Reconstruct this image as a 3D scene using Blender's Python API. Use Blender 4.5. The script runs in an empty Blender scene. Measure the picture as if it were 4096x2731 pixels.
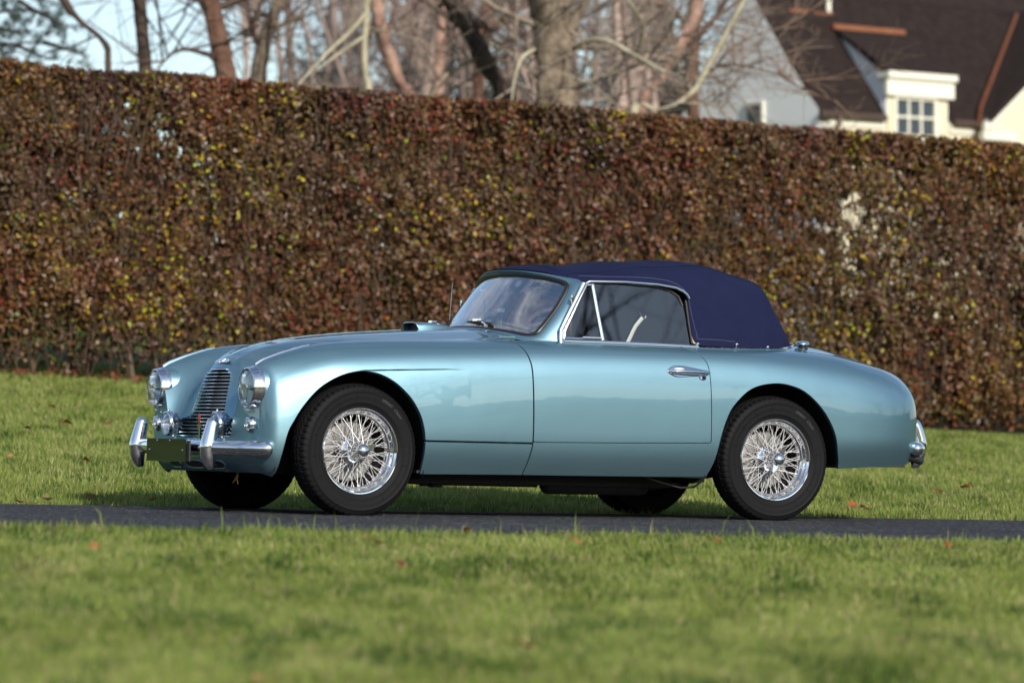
import bpy, bmesh, math, random
import numpy as np
from mathutils import Vector, Matrix
random.seed(7); RNG = np.random.default_rng(11)
S = bpy.context.scene
COL = S.collection

# ------------------------------------------------------------------ camera
CAM_H = 0.3466
cam = bpy.data.cameras.new('camera'); camo = bpy.data.objects.new('camera', cam); COL.objects.link(camo)
camo.location = (0, 0, CAM_H)
camo.rotation_euler = (math.radians(90 + 1.556), 0, 0)
cam.lens = 135; cam.sensor_width = 36; cam.clip_start = .1; cam.clip_end = 3000
cam.dof.use_dof = True; cam.dof.focus_distance = 20.6; cam.dof.aperture_fstop = 2.8; cam.dof.aperture_blades = 9
S.camera = camo
# ------------------------------------------------------------------ sky and sun
SUN_AZ = math.radians(27)      # to the right of straight-behind-the-camera
SUN_EL = math.radians(27)
sd = Vector((math.sin(SUN_AZ) * math.cos(SUN_EL), -math.cos(SUN_AZ) * math.cos(SUN_EL), math.sin(SUN_EL)))
W = bpy.data.worlds.new('World'); S.world = W; W.use_nodes = True
wn = W.node_tree.nodes; wl = W.node_tree.links
sky = wn.new('ShaderNodeTexSky'); sky.sky_type = 'NISHITA'; sky.sun_disc = False
sky.sun_elevation = SUN_EL; sky.sun_rotation = math.pi - SUN_AZ
sky.air_density = 1.0; sky.dust_density = .7; sky.ozone_density = 1.2
# thin high cloud, the same all round the sky
tcw = wn.new('ShaderNodeTexCoord'); mp = wn.new('ShaderNodeMapping'); mp.inputs['Scale'].default_value = (1.0, 1.6, 3.4); mp.inputs['Rotation'].default_value = (0, 0, .6)
nz = wn.new('ShaderNodeTexNoise'); nz.inputs['Scale'].default_value = 2.3; nz.inputs['Detail'].default_value = 9; nz.inputs['Roughness'].default_value = .58; nz.inputs['Distortion'].default_value = .5
rp = wn.new('ShaderNodeValToRGB'); rp.color_ramp.elements[0].position = .47; rp.color_ramp.elements[1].position = .76
mxw = wn.new('ShaderNodeMix'); mxw.data_type = 'RGBA'; mlt = wn.new('ShaderNodeMath'); mlt.operation = 'MULTIPLY'; mlt.inputs[1].default_value = .8
wl.new(tcw.outputs['Generated'], mp.inputs[0]); wl.new(mp.outputs[0], nz.inputs['Vector']); wl.new(nz.outputs['Fac'], rp.inputs[0]); wl.new(rp.outputs[0], mlt.inputs[0]); wl.new(mlt.outputs[0], mxw.inputs[0])
wl.new(sky.outputs[0], mxw.inputs[6]); mxw.inputs[7].default_value = (4.4, 4.6, 5.0, 1)
wl.new(mxw.outputs[2], wn['Background'].inputs[0]); wn['Background'].inputs[1].default_value = .115
sun = bpy.data.lights.new('sun', 'SUN'); suno = bpy.data.objects.new('sun', sun); COL.objects.link(suno)
sun.energy = 4.0; sun.angle = math.radians(.55); sun.color = (1, .93, .82)
suno.rotation_euler = sd.to_track_quat('Z', 'Y').to_euler(); suno.location = (10, -10, 20)
# ------------------------------------------------------------------ view
S.view_settings.view_transform = 'Standard'; S.view_settings.look = 'None'
S.view_settings.exposure = 0.5; S.view_settings.gamma = 1
S.render.engine = 'CYCLES'
S.cycles.use_denoising = True; S.cycles.max_bounces = 8; S.cycles.transparent_max_bounces = 16
S.cycles.caustics_reflective = False; S.cycles.caustics_refractive = False
S.cycles.sample_clamp_indirect = 6

# ------------------------------------------------------------------ helpers
class MB:
    def __init__(s): s.v = []; s.f = []
    def add(s, v, f):
        o = len(s.v); s.v += [tuple(p) for p in v]; s.f += [tuple(i + o for i in q) for q in f]; return s
    def box(s, x0, x1, y0, y1, z0, z1):
        return s.add([(x0,y0,z0),(x1,y0,z0),(x1,y1,z0),(x0,y1,z0),(x0,y0,z1),(x1,y0,z1),(x1,y1,z1),(x0,y1,z1)],
                     [(0,3,2,1),(4,5,6,7),(0,1,5,4),(1,2,6,5),(2,3,7,6),(3,0,4,7)])
    def tube(s, pts, r, n=8, caps=True, flat=1.0, up=(0,0,1), closed=False):
        P = [Vector(p) for p in pts]; m = len(P)
        R = r if hasattr(r, '__len__') else [r] * m
        vs = []; prev = None
        for i in range(m):
            if closed: t = (P[(i+1) % m] - P[i-1])
            else: t = (P[min(i+1, m-1)] - P[max(i-1, 0)])
            t = t.normalized() if t.length > 1e-9 else Vector((1,0,0))
            u = Vector(up) if prev is None else prev
            u = u - t * u.dot(t)
            if u.length < 1e-4:
                u = Vector((1,0,0)) - t * t.x
                if u.length < 1e-3: u = Vector((0,1,0)) - t * t.y
            u.normalize(); w = t.cross(u); prev = u if up is None or not isinstance(up, tuple) else u
            for k in range(n):
                a = 2 * math.pi * k / n
                vs.append(P[i] + u * (math.cos(a) * R[i]) + w * (math.sin(a) * R[i] * flat))
        fs = []
        for i in range(m if closed else m - 1):
            j = (i + 1) % m
            for k in range(n):
                l = (k + 1) % n
                fs.append((i*n+k, i*n+l, j*n+l, j*n+k))
        if caps and not closed:
            fs.append(tuple(range(n-1, -1, -1))); fs.append(tuple((m-1)*n + k for k in range(n)))
        return s.add(vs, fs)
    def lathe(s, prof, n=32, c=(0,0,0), axis='y', full=True):
        # prof: list of (radius, along); axis: direction of 'along'
        vs = []
        for (r, a) in prof:
            for k in range(n):
                th = 2*math.pi*k/n; p, q = r*math.cos(th), r*math.sin(th)
                v = {'x': (a, p, q), 'y': (p, a, q), 'z': (p, q, a)}[axis]
                vs.append((v[0]+c[0], v[1]+c[1], v[2]+c[2]))
        fs = []
        for i in range(len(prof)-1):
            for k in range(n):
                l = (k+1) % n
                fs.append((i*n+k, i*n+l, (i+1)*n+l, (i+1)*n+k))
        return s.add(vs, fs)
    def plate(s, poly, off):
        # polygon of 3-D points extruded by the vector off
        n = len(poly); o = Vector(off)
        vs = [Vector(p) for p in poly] + [Vector(p) + o for p in poly]
        fs = [tuple(range(n)), tuple(range(2*n-1, n-1, -1))] + [(i, n+i, n+(i+1) % n, (i+1) % n) for i in range(n)]
        return s.add(vs, fs)
    def build(s, name, mat, parent=None, smooth=True, sharp=40, fix=True):
        me = bpy.data.meshes.new(name); me.from_pydata([tuple(p) for p in s.v], [], s.f); me.update()
        if fix:
            bm = bmesh.new(); bm.from_mesh(me); bmesh.ops.recalc_face_normals(bm, faces=bm.faces); bm.to_mesh(me); bm.free()
        if smooth:
            me.polygons.foreach_set('use_smooth', [True]*len(me.polygons))
            if sharp: me.set_sharp_from_angle(angle=math.radians(sharp))
        return link(name, me, mat, parent)
def link(name, me, mat, parent=None):
    o = bpy.data.objects.new(name, me); COL.objects.link(o)
    if mat is not None:
        me.materials.clear()
        for m in (mat if isinstance(mat, (list, tuple)) else [mat]): me.materials.append(m)
    if parent is not None: o.parent = parent
    return o
def npmesh(name, V, F, mat, parent=None, smooth=False, color=None):
    """V (n,3), F (m,k) arrays -> one mesh; color (n,3) -> attribute 'tint'"""
    V = np.asarray(V, np.float32); F = np.asarray(F, np.int32); k = F.shape[1]
    me = bpy.data.meshes.new(name)
    me.vertices.add(len(V)); me.vertices.foreach_set('co', V.ravel())
    me.loops.add(F.size); me.loops.foreach_set('vertex_index', F.ravel())
    me.polygons.add(len(F)); me.polygons.foreach_set('loop_start', np.arange(0, F.size, k, dtype=np.int32))
    me.polygons.foreach_set('loop_total', np.full(len(F), k, np.int32))
    if smooth: me.polygons.foreach_set('use_smooth', np.ones(len(F), bool))
    if color is not None:
        a = me.attributes.new('tint', 'FLOAT_COLOR', 'POINT')
        a.data.foreach_set('color', np.concatenate([color, np.ones((len(V), 1))], 1).astype(np.float32).ravel())
    me.update(calc_edges=True); me.validate()
    return link(name, me, mat, parent)
def empty(name, label=None, cat=None, group=None, loc=(0,0,0)):
    o = bpy.data.objects.new(name, None); COL.objects.link(o); o.location = loc; o.empty_display_size = .2
    if label: tag(o, label, cat, group)
    return o
def tag(o, label=None, cat=None, group=None, kind=None):
    if label: o['label'] = label
    if cat: o['category'] = cat
    if group: o['group'] = group
    if kind: o['kind'] = kind
    return o

# ------------------------------------------------------------------ materials
def mat(name, col, rough=.5, metal=0., coat=0., coat_rough=.03, spec=.5, noise=None, bump=None, trans=0., tint=False, sub=0.):
    """noise = (scale, amount, second colour), bump = (scale, strength, distance)"""
    m = bpy.data.materials.new(name); m.use_nodes = True; nt = m.node_tree; b = nt.nodes['Principled BSDF']
    b.inputs['Base Color'].default_value = (*col, 1); b.inputs['Roughness'].default_value = rough
    b.inputs['Metallic'].default_value = metal; b.inputs['Coat Weight'].default_value = coat
    b.inputs['Coat Roughness'].default_value = coat_rough; b.inputs['Specular IOR Level'].default_value = spec
    src = None; tc = nt.nodes.new('ShaderNodeTexCoord')
    if tint:
        a = nt.nodes.new('ShaderNodeAttribute'); a.attribute_name = 'tint'; src = a.outputs['Color']
        nt.links.new(src, b.inputs['Base Color'])
    if noise:
        n = nt.nodes.new('ShaderNodeTexNoise'); n.inputs['Scale'].default_value = noise[0]; n.inputs['Detail'].default_value = 6
        nt.links.new(tc.outputs['Object'], n.inputs['Vector'])
        r = nt.nodes.new('ShaderNodeValToRGB'); r.color_ramp.elements[0].position = .5 - noise[1]; r.color_ramp.elements[1].position = .5 + noise[1]
        r.color_ramp.elements[0].color = (*col, 1); r.color_ramp.elements[1].color = (*noise[2], 1)
        nt.links.new(n.outputs['Fac'], r.inputs[0]); nt.links.new(r.outputs[0], b.inputs['Base Color'])
    if bump:
        n = nt.nodes.new('ShaderNodeTexNoise'); n.inputs['Scale'].default_value = bump[0]; n.inputs['Detail'].default_value = 5
        nt.links.new(tc.outputs['Object'], n.inputs['Vector'])
        bp = nt.nodes.new('ShaderNodeBump'); bp.inputs['Strength'].default_value = bump[1]; bp.inputs['Distance'].default_value = bump[2]
        nt.links.new(n.outputs['Fac'], bp.inputs['Height']); nt.links.new(bp.outputs[0], b.inputs['Normal'])
    return m
def leaf_mat(name, spec=.3, rough=.5, transl=.35):
    m = bpy.data.materials.new(name); m.use_nodes = True; nt = m.node_tree; b = nt.nodes['Principled BSDF']
    a = nt.nodes.new('ShaderNodeAttribute'); a.attribute_name = 'tint'
    b.inputs['Roughness'].default_value = rough; b.inputs['Specular IOR Level'].default_value = spec
    nt.links.new(a.outputs['Color'], b.inputs['Base Color'])
    t = nt.nodes.new('ShaderNodeBsdfTranslucent'); nt.links.new(a.outputs['Color'], t.inputs[0])
    mx = nt.nodes.new('ShaderNodeMixShader'); mx.inputs[0].default_value = transl
    nt.links.new(b.outputs[0], mx.inputs[1]); nt.links.new(t.outputs[0], mx.inputs[2])
    nt.links.new(mx.outputs[0], nt.nodes['Material Output'].inputs[0])
    return m
def glass_mat(name, tint, base=.06, rough=.0):
    """thin pane: transparent, with Fresnel mirror reflection"""
    m = bpy.data.materials.new(name); m.use_nodes = True; nt = m.node_tree
    nt.nodes.remove(nt.nodes['Principled BSDF'])
    t = nt.nodes.new('ShaderNodeBsdfTransparent'); t.inputs[0].default_value = (*tint, 1)
    g = nt.nodes.new('ShaderNodeBsdfGlossy'); g.inputs['Roughness'].default_value = rough; g.inputs[0].default_value = (1,1,1,1)
    f = nt.nodes.new('ShaderNodeLayerWeight'); f.inputs[0].default_value = .5; pw = nt.nodes.new('ShaderNodeMath'); pw.operation = 'POWER'; pw.inputs[1].default_value = 4.5
    mr = nt.nodes.new('ShaderNodeMapRange'); mr.inputs[3].default_value = base; mr.inputs[4].default_value = .95
    mx = nt.nodes.new('ShaderNodeMixShader')
    nt.links.new(f.outputs['Facing'], pw.inputs[0]); nt.links.new(pw.outputs[0], mr.inputs[0]); nt.links.new(mr.outputs[0], mx.inputs[0])
    nt.links.new(t.outputs[0], mx.inputs[1]); nt.links.new(g.outputs[0], mx.inputs[2])
    nt.links.new(mx.outputs[0], nt.nodes['Material Output'].inputs[0])
    return m
def paint_mat():
    m = bpy.data.materials.new('metallic_paint'); m.use_nodes = True; nt = m.node_tree; b = nt.nodes['Principled BSDF']
    tc = nt.nodes.new('ShaderNodeTexCoord')
    n = nt.nodes.new('ShaderNodeTexNoise'); n.inputs['Scale'].default_value = 2600; n.inputs['Detail'].default_value = 1
    nt.links.new(tc.outputs['Object'], n.inputs['Vector'])
    bp = nt.nodes.new('ShaderNodeBump'); bp.inputs['Strength'].default_value = .06; bp.inputs['Distance'].default_value = .0006
    nt.links.new(n.outputs['Fac'], bp.inputs['Height']); nt.links.new(bp.outputs[0], b.inputs['Normal'])
    b.inputs['Base Color'].default_value = (.176, .318, .384, 1)
    b.inputs['Metallic'].default_value = .85; b.inputs['Roughness'].default_value = .43; b.inputs['Specular Tint'].default_value = (.25, .45, .62, 1)
    b.inputs['Coat Weight'].default_value = 1; b.inputs['Coat Roughness'].default_value = .015; b.inputs['Coat IOR'].default_value = 1.7
    n2 = nt.nodes.new('ShaderNodeTexNoise'); n2.inputs['Scale'].default_value = 3.2; n2.inputs['Detail'].default_value = 2; nt.links.new(tc.outputs['Object'], n2.inputs['Vector'])
    b2 = nt.nodes.new('ShaderNodeBump'); b2.inputs['Strength'].default_value = .35; b2.inputs['Distance'].default_value = .006; nt.links.new(n2.outputs['Fac'], b2.inputs['Height'])
    nt.links.new(b2.outputs[0], b.inputs['Coat Normal']); nt.links.new(b2.outputs[0], bp.inputs['Normal'])
    return m
M = {}
M['paint'] = paint_mat()
M['chrome'] = mat('chrome', (.82, .83, .85), .06, 1.)
M['chrome_soft'] = mat('polished_aluminium', (.78, .79, .81), .16, 1.)
M['rubber'] = mat('tyre_rubber', (.006, .006, .007), .66, spec=.14, bump=(90, .12, .002))
M['black_rubber'] = mat('black_rubber', (.012, .012, .013), .35)
M['black'] = mat('black_paint', (.012, .012, .013), .55)
M['under'] = mat('underseal', (.014, .013, .013), .75, bump=(40, .4, .004))
M['canvas'] = mat('navy_canvas', (.0080, .0108, .036), .9, spec=.08, noise=(7, .25, (.0105, .0138, .044)), bump=(9, .35, .012))
M['stitch'] = mat('navy_thread', (.07, .075, .13), .8)
M['lens'] = glass_mat('clear_glass', (.97, .98, .98), .08)
M['window'] = glass_mat('window_glass', (.72, .74, .74), .11)
M['screen'] = glass_mat('windscreen_glass', (.78, .83, .84), .56)  # mirror share raised past real glass to stand in for glare
M['spoke_steel'] = mat('plated_spokes', (.58, .59, .61), .5, .3)
M['reflector'] = mat('lamp_reflector', (.85, .86, .87), .12, 1.)
M['drum'] = mat('cast_brake_drum', (.17, .166, .16), .5, .3, noise=(12, .2, (.22, .215, .21)))
M['plate'] = mat('dark_green_plate', (.010, .013, .006), .08, coat=.8)
M['leather'] = mat('dark_leather', (.05, .035, .03), .5)
M['copper_pipe'] = mat('rusty_exhaust', (.10, .05, .03), .5, .6, noise=(20, .2, (.03, .02, .018)))
M['red'] = mat('red_enamel', (.25, .02, .015), .25)
M['amber'] = mat('amber_wire', (.35, .18, .02), .4)
M['ivory'] = mat('ivory_strap', (.72, .70, .64), .4)
M['brass'] = mat('tan_fabric', (.45, .33, .2), .6)
# ------------------------------------------------------------------ terrain
CX0, TILT = -1.1645, .0222
def y_back(x): return 21.75 + .34 * x + .02 * np.sin(x * 1.3)
def y_front(x): return 15.55 + .36 * x + .06 * np.sin(x * 2.1 + 1) + .04 * np.sin(x * 5.3)
def ground_z(x, y):
    x = np.asarray(x, float); y = np.asarray(y, float)
    xc = np.clip(x, -12, 12)
    z = -(xc - CX0) * TILT
    d = np.clip(y - y_back(np.clip(x, -9, 9)) - .1, 0, 45)
    sl = np.clip(.0565 - .00247 * np.clip(x, -9, 9), .03, .08)
    z = z + sl * (d + .35 * (np.exp(-d / .35) - 1))
    f = np.clip(y_front(np.clip(x, -9, 9)) - .2 - y, 0, 14)      # the lawn falls away gently towards the viewer
    z = z - .034 * (f + .8 * (np.exp(-f / .8) - 1))
    return z
def lawn_soil(x, y):
    """lawn surface: below the asphalt next to the drive, gently uneven elsewhere"""
    z = ground_z(x, y)
    z = z + .012 * np.sin(x * 1.7 + y * .6) * np.sin(y * .9 - x * .4) * np.clip((np.minimum(abs(y - y_front(x)), abs(y - y_back(x)))) / 2, 0, 1)
    return z - .022
def sheet(xs, ys, fz):
    X, Y = np.meshgrid(xs, ys); Z = fz(X, Y)
    V = np.stack([X, Y, Z], -1).reshape(-1, 3); nx, ny = len(xs), len(ys)
    i = np.arange(nx - 1)[None] + nx * np.arange(ny - 1)[:, None]
    F = np.stack([i, i + 1, i + nx + 1, i + nx], -1).reshape(-1, 4)
    return V, F
def lawn_mat():
    m = bpy.data.materials.new('turf'); m.use_nodes = True; nt = m.node_tree; b = nt.nodes['Principled BSDF']
    tc = nt.nodes.new('ShaderNodeTexCoord'); r = nt.nodes.new('ShaderNodeValToRGB')
    n = nt.nodes.new('ShaderNodeTexNoise'); n.inputs['Scale'].default_value = 1.4; n.inputs['Detail'].default_value = 8
    nt.links.new(tc.outputs['Object'], n.inputs['Vector']); nt.links.new(n.outputs['Fac'], r.inputs[0])
    r.color_ramp.elements[0].position = .3; r.color_ramp.elements[0].color = (.05, .075, .015, 1)
    r.color_ramp.elements[1].position = .7; r.color_ramp.elements[1].color = (.09, .12, .028, 1)
    nt.links.new(r.outputs[0], b.inputs['Base Color']); b.inputs['Roughness'].default_value = .9; b.inputs['Specular IOR Level'].default_value = .1
    return m
xs = np.unique(np.concatenate([np.linspace(-900, -40, 12), np.linspace(-40, -10, 16), np.linspace(-10, 12, 90), np.linspace(12, 40, 15), np.linspace(40, 900, 12)]))
ys = np.unique(np.concatenate([np.linspace(-900, -30, 14), np.linspace(-30, 3, 12), np.linspace(3, 45, 170), np.linspace(45, 120, 25), np.linspace(120, 1500, 14)]))
V, F = sheet(xs, ys, lawn_soil)
o = npmesh('lawn', V, F, lawn_mat(), smooth=True); o['kind'] = 'structure'

# driveway: a slightly crowned strip with edges that round down into the grass
def asphalt_mat():
    m = bpy.data.materials.new('asphalt'); m.use_nodes = True; nt = m.node_tree; b = nt.nodes['Principled BSDF']
    tc = nt.nodes.new('ShaderNodeTexCoord')
    n = nt.nodes.new('ShaderNodeTexNoise'); n.inputs['Scale'].default_value = 1.1; n.inputs['Detail'].default_value = 9; n.inputs['Roughness'].default_value = .7
    v = nt.nodes.new('ShaderNodeTexVoronoi'); v.inputs['Scale'].default_value = 75
    for q in (n, v): nt.links.new(tc.outputs['Object'], q.inputs['Vector'])
    r = nt.nodes.new('ShaderNodeValToRGB'); r.color_ramp.elements[0].position = .3; r.color_ramp.elements[0].color = (.013, .014, .018, 1)
    r.color_ramp.elements[1].position = .75; r.color_ramp.elements[1].color = (.027, .028, .033, 1)
    nt.links.new(n.outputs['Fac'], r.inputs[0])
    r2 = nt.nodes.new('ShaderNodeValToRGB'); r2.color_ramp.elements[0].position = .0; r2.color_ramp.elements[0].color = (.0, .0, .0, 1)
    r2.color_ramp.elements[1].position = .95; r2.color_ramp.elements[1].color = (1, 1, 1, 1)
    sp = nt.nodes.new('ShaderNodeSeparateColor'); nt.links.new(v.outputs['Color'], sp.inputs[0])
    pw = nt.nodes.new('ShaderNodeMath'); pw.operation = 'POWER'; pw.inputs[1].default_value = 20; nt.links.new(sp.outputs[0], pw.inputs[0])
    mx = nt.nodes.new('ShaderNodeMix'); mx.data_type = 'RGBA'; nt.links.new(pw.outputs[0], mx.inputs[0])
    nt.links.new(r.outputs[0], mx.inputs[6]); mx.inputs[7].default_value = (.40, .39, .37, 1)
    # worn streaks along the drive
    mpp = nt.nodes.new('ShaderNodeMapping'); mpp.inputs['Scale'].default_value = (.35, 5, 1); mpp.inputs['Rotation'].default_value = (0, 0, -.33); n3 = nt.nodes.new('ShaderNodeTexNoise'); n3.inputs['Scale'].default_value = 1.6; n3.inputs['Detail'].default_value = 7
    nt.links.new(tc.outputs['Object'], mpp.inputs[0]); nt.links.new(mpp.outputs[0], n3.inputs['Vector'])
    r3 = nt.nodes.new('ShaderNodeValToRGB'); r3.color_ramp.elements[0].position = .36; r3.color_ramp.elements[0].color = (.38, .38, .42, 1); r3.color_ramp.elements[1].position = .66; r3.color_ramp.elements[1].color = (1.35, 1.3, 1.25, 1)
    nt.links.new(n3.outputs['Fac'], r3.inputs[0]); m3 = nt.nodes.new('ShaderNodeMix'); m3.data_type = 'RGBA'; m3.blend_type = 'MULTIPLY'; m3.inputs[0].default_value = 1
    nt.links.new(mx.outputs[2], m3.inputs[6]); nt.links.new(r3.outputs[0], m3.inputs[7]); nt.links.new(m3.outputs[2], b.inputs['Base Color'])
    b.inputs['Roughness'].default_value = .8; b.inputs['Specular IOR Level'].default_value = .25
    bp = nt.nodes.new('ShaderNodeBump'); bp.inputs['Strength'].default_value = .9; bp.inputs['Distance'].default_value = .006
    nt.links.new(v.outputs['Distance'], bp.inputs['Height']); nt.links.new(bp.outputs[0], b.inputs['Normal'])
    return m
M['asphalt'] = asphalt_mat()
us = np.concatenate([[-40, -25, -15], np.linspace(-10, 12, 240), [16, 25, 40]]); prof = [(-.10, -.05), (-.05, -.02), (0, -.006), (.10, 0), (.5, 0), (.75, 0), (1, 0), (1.25, 0), (1.5, 0), (1.9, 0), (2, -.006), (2.05, -.02), (2.1, -.05)]
V = []
for t, dz in prof:
    x = us; xx = np.clip(x, -12, 12); a, b_ = y_front(xx), y_back(xx)
    wob = .02 * np.sin(x * 7.7) + .012 * np.sin(x * 19)
    if t <= .1: y = a + t + wob
    elif t >= 1.9: y = b_ + (t - 2) + wob * .6
    else: y = a + (b_ - a) * (t / 2)
    base = -(np.clip(x, -12, 12) - CX0) * TILT
    V.append(np.stack([x, y, base + dz], -1))
V = np.concatenate(V); n = len(us); i = np.arange(n - 1)[None] + n * np.arange(len(prof) - 1)[:, None]
o = npmesh('driveway', V, np.stack([i, i + 1, i + n + 1, i + n], -1).reshape(-1, 4), M['asphalt'], smooth=True); o['kind'] = 'structure'

# ------------------------------------------------------------------ grass
def vnoise(x, y, seed=0):
    r = np.random.default_rng(seed); t = r.random((64, 64))
    xi, yi = np.floor(x).astype(int), np.floor(y).astype(int); fx, fy = x - xi, y - yi
    fx = fx * fx * (3 - 2 * fx); fy = fy * fy * (3 - 2 * fy)
    g = lambda a, b: t[a % 64, b % 64]
    return (g(xi, yi) * (1 - fx) + g(xi + 1, yi) * fx) * (1 - fy) + (g(xi, yi + 1) * (1 - fx) + g(xi + 1, yi + 1) * fx) * fy
def grass(name, x, y, h, w, label, lean=.35, seg2=True):
    n = len(x); z = lawn_soil(x, y)
    az = RNG.random(n) * 2 * np.pi; ln = RNG.random(n) ** 1.2 * lean + .05
    # patches of blades lying over the same way
    pa = vnoise(x * 2.2, y * 1.3, 5) * 9; az = np.where(RNG.random(n) < .55, pa + RNG.normal(0, .5, n), az)
    dx, dy = np.cos(az), np.sin(az)
    fa = RNG.random(n) * np.pi; wx, wy = np.cos(fa) * w / 2, np.sin(fa) * w / 2
    b0 = np.stack([x - wx, y - wy, z], -1); b1 = np.stack([x + wx, y + wy, z], -1)
    mx, my, mz = x + dx * h * ln * .35, y + dy * h * ln * .35, z + h * .62
    m0 = np.stack([mx - wx * .8, my - wy * .8, mz], -1); m1 = np.stack([mx + wx * .8, my + wy * .8, mz], -1)
    tp = np.stack([x + dx * h * ln * 1.1, y + dy * h * ln * 1.1, z + h * (1 - .35 * ln)], -1)
    # colours: fresh green, olive, straw
    p1 = vnoise(x * 1.1, y * .7, 1); p2 = vnoise(x * 4.1 + 9, y * 2.6, 2); k = RNG.random(n)
    g1 = np.array([.115, .180, .028]); g2 = np.array([.255, .305, .070]); g3 = np.array([.42, .37, .17]); g4 = np.array([.045, .090, .016])
    t = np.clip(.55 * (p1 - .5) + .75 * (vnoise(x * 13, y * 8, 14) - .5) + .25 + .55 * k, 0, 1)[:, None]
    c = g1 * (1 - t) + g2 * t
    c = np.where((k < .16 + .28 * np.clip(p2 - .62, 0, 1) * 2)[:, None], g3 * (.6 + .5 * RNG.random((n, 1))), c)
    c = np.where(((vnoise(x * 6.3 + 4, y * 3.4, 8) < .33) & (RNG.random(n) < .45))[:, None], g4 * (.8 + .6 * k[:, None]), c)
    if seg2:
        V = np.stack([b0, b1, m0, m1, tp], 1).reshape(-1, 3); q = np.arange(n)[:, None] * 5
        F = np.concatenate([q + [0, 1, 3], q + [0, 3, 2], q + [2, 3, 4]])
        C = np.repeat(c, 5, 0)
    else:
        V = np.stack([b0, b1, tp], 1).reshape(-1, 3); q = np.arange(n)[:, None] * 3; F = q + [0, 1, 2]; C = np.repeat(c, 3, 0)
    o = npmesh(name, V, F, M['grass'], color=C); tag(o, label, 'grass', kind='stuff'); return o
M['grass'] = leaf_mat('grass_blades', .25, .55, .38)
def scatter(n, y0, y1, marg, dens_pow=1.6):
    y = (y0 ** (1 - dens_pow) + RNG.random(n) * (y1 ** (1 - dens_pow) - y0 ** (1 - dens_pow))) ** (1 / (1 - dens_pow))
    x = (RNG.random(n) * 2 - 1) * (y * .1345 + marg)
    return x, y
# near lawn
x, y = scatter(330000, 7.9, 17.7, .95, 1.5)
k = y < y_front(x) + .03 + .05 * RNG.random(len(x)); x, y = x[k], y[k]
edge = np.clip(1 - (y_front(x) - y) / .5, 0, 1)
h = (.026 + .030 * RNG.random(len(x)) + .02 * vnoise(x * 3, y * 2, 3)) * (1 + .25 * edge) * np.where(RNG.random(len(x)) < .012 * edge, 1.9, 1)
grass('grass', x, y, h, .0028 + .0016 * RNG.random(len(x)) + .00012 * y, 'mown green grass in front of the driveway', .8)
# far lawn
x, y = scatter(330000, 19.5, 37, 1.5, .6)
k = (y > y_back(x) - .02 - .05 * RNG.random(len(x))); x, y = x[k], y[k]
edge = np.clip(1 - (y - y_back(x)) / .3, 0, 1)
h = (.028 + .032 * RNG.random(len(x))) * (1 + .3 * edge)
grass('grass', x, y, h, .005 + .003 * RNG.random(len(x)) + .00012 * y, 'sunlit green grass rising behind the car to the hedge', .8, False)

# fallen leaves, each one lying singly on the grass or the drive
M['dead_leaf'] = leaf_mat('dead_leaf', .2, .6, .25)
def at_ground(px, py, off=0.):
    """where the line through a point of the picture meets the terrain"""
    dx, dz = (px - 1176) / 8820, (1023.6 - py) / 8820
    yy = np.linspace(4.5, 45, 4000); g = ground_z(dx * yy, yy) + off; r = CAM_H + dz * yy
    i = int(np.argmax(r < g)) if (r < g).any() else 3000
    return dx * yy[i], yy[i]
LEAF = []
for c in ((.22, .045, .02), (.30, .10, .035), (.36, .19, .09), (.14, .03, .02)):
    mb = MB(); n = 9; out = []
    for j in range(n):
        a = 2 * math.pi * j / n; r = .036 * (1 if j % 2 == 0 else .62); out.append((math.cos(a) * r * 1.25, math.sin(a) * r, .010 * math.cos(2 * a) + .006 * random.random()))
    mb.add([(0, 0, -.004)] + out, [(0, 1 + j, 1 + (j + 1) % n) for j in range(n)])
    mb.tube([(.03, 0, 0), (.075, .01, .012)], .0016, 4)
    me = bpy.data.meshes.new('fallen_leaf'); me.from_pydata([tuple(p) for p in mb.v], [], mb.f); me.materials.append(M['dead_leaf'])
    a = me.attributes.new('tint', 'FLOAT_COLOR', 'POINT'); a.data.foreach_set('color', list((*c, 1)) * len(me.vertices)); LEAF.append(me)
leaf_px = [(120, 930, 0, 1.0, 'near the left edge, closest to the hedge'), (152, 966, 1, 1.5, 'left of the far headlight'), (200, 1053, 1, 1.1, 'left of the far overrider'), (30, 1042, 2, 1.0, 'at the far left edge of the lawn'), (248, 968, 0, .8, 'just left of the far headlight'),
 (65, 980, 3, .9, 'below the red leaf near the left edge'), (50, 1146, 2, .9, 'at the left end of the kerbless far edge'), (115, 1140, 2, .9, 'beside the far edge of the drive at left'), (210, 1136, 2, .9, 'by the drive left of the front bumper'), (345, 1142, 1, .9, 'by the drive below the front number plate'),
 (2218, 1112, 0, 1.0, 'right of the rear bumper'), (2155, 1125, 2, .9, 'below the rear bumper'), (1960, 1155, 1, 1.1, 'right of the rear tyre'), (1985, 1160, 2, .9, 'beside the rust leaf right of the rear tyre'), (2230, 1075, 2, .8, 'right of the rear bumper, nearer the hedge'),
 (1073, 1216, 0, .8, 'at the near edge of the drive below the sill'), (930, 1290, 3, .7, 'below the front wheel'), (868, 1238, 1, .8, 'just below the front tyre'), (220, 1250, 1, .8, 'at the left, near the drive'), (1210, 1470, 0, .6, 'low in the middle of the blurred grass'), (600, 1545, 2, .6, 'at the bottom edge, left of the middle'),
 (2175, 1250, 1, .8, 'below the rear bumper in the front grass'), (1640, 1233, 1, .7, 'below the rear wheel at the drive edge'), (1330, 1240, 1, .7, 'below the door at the drive edge')]
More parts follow.
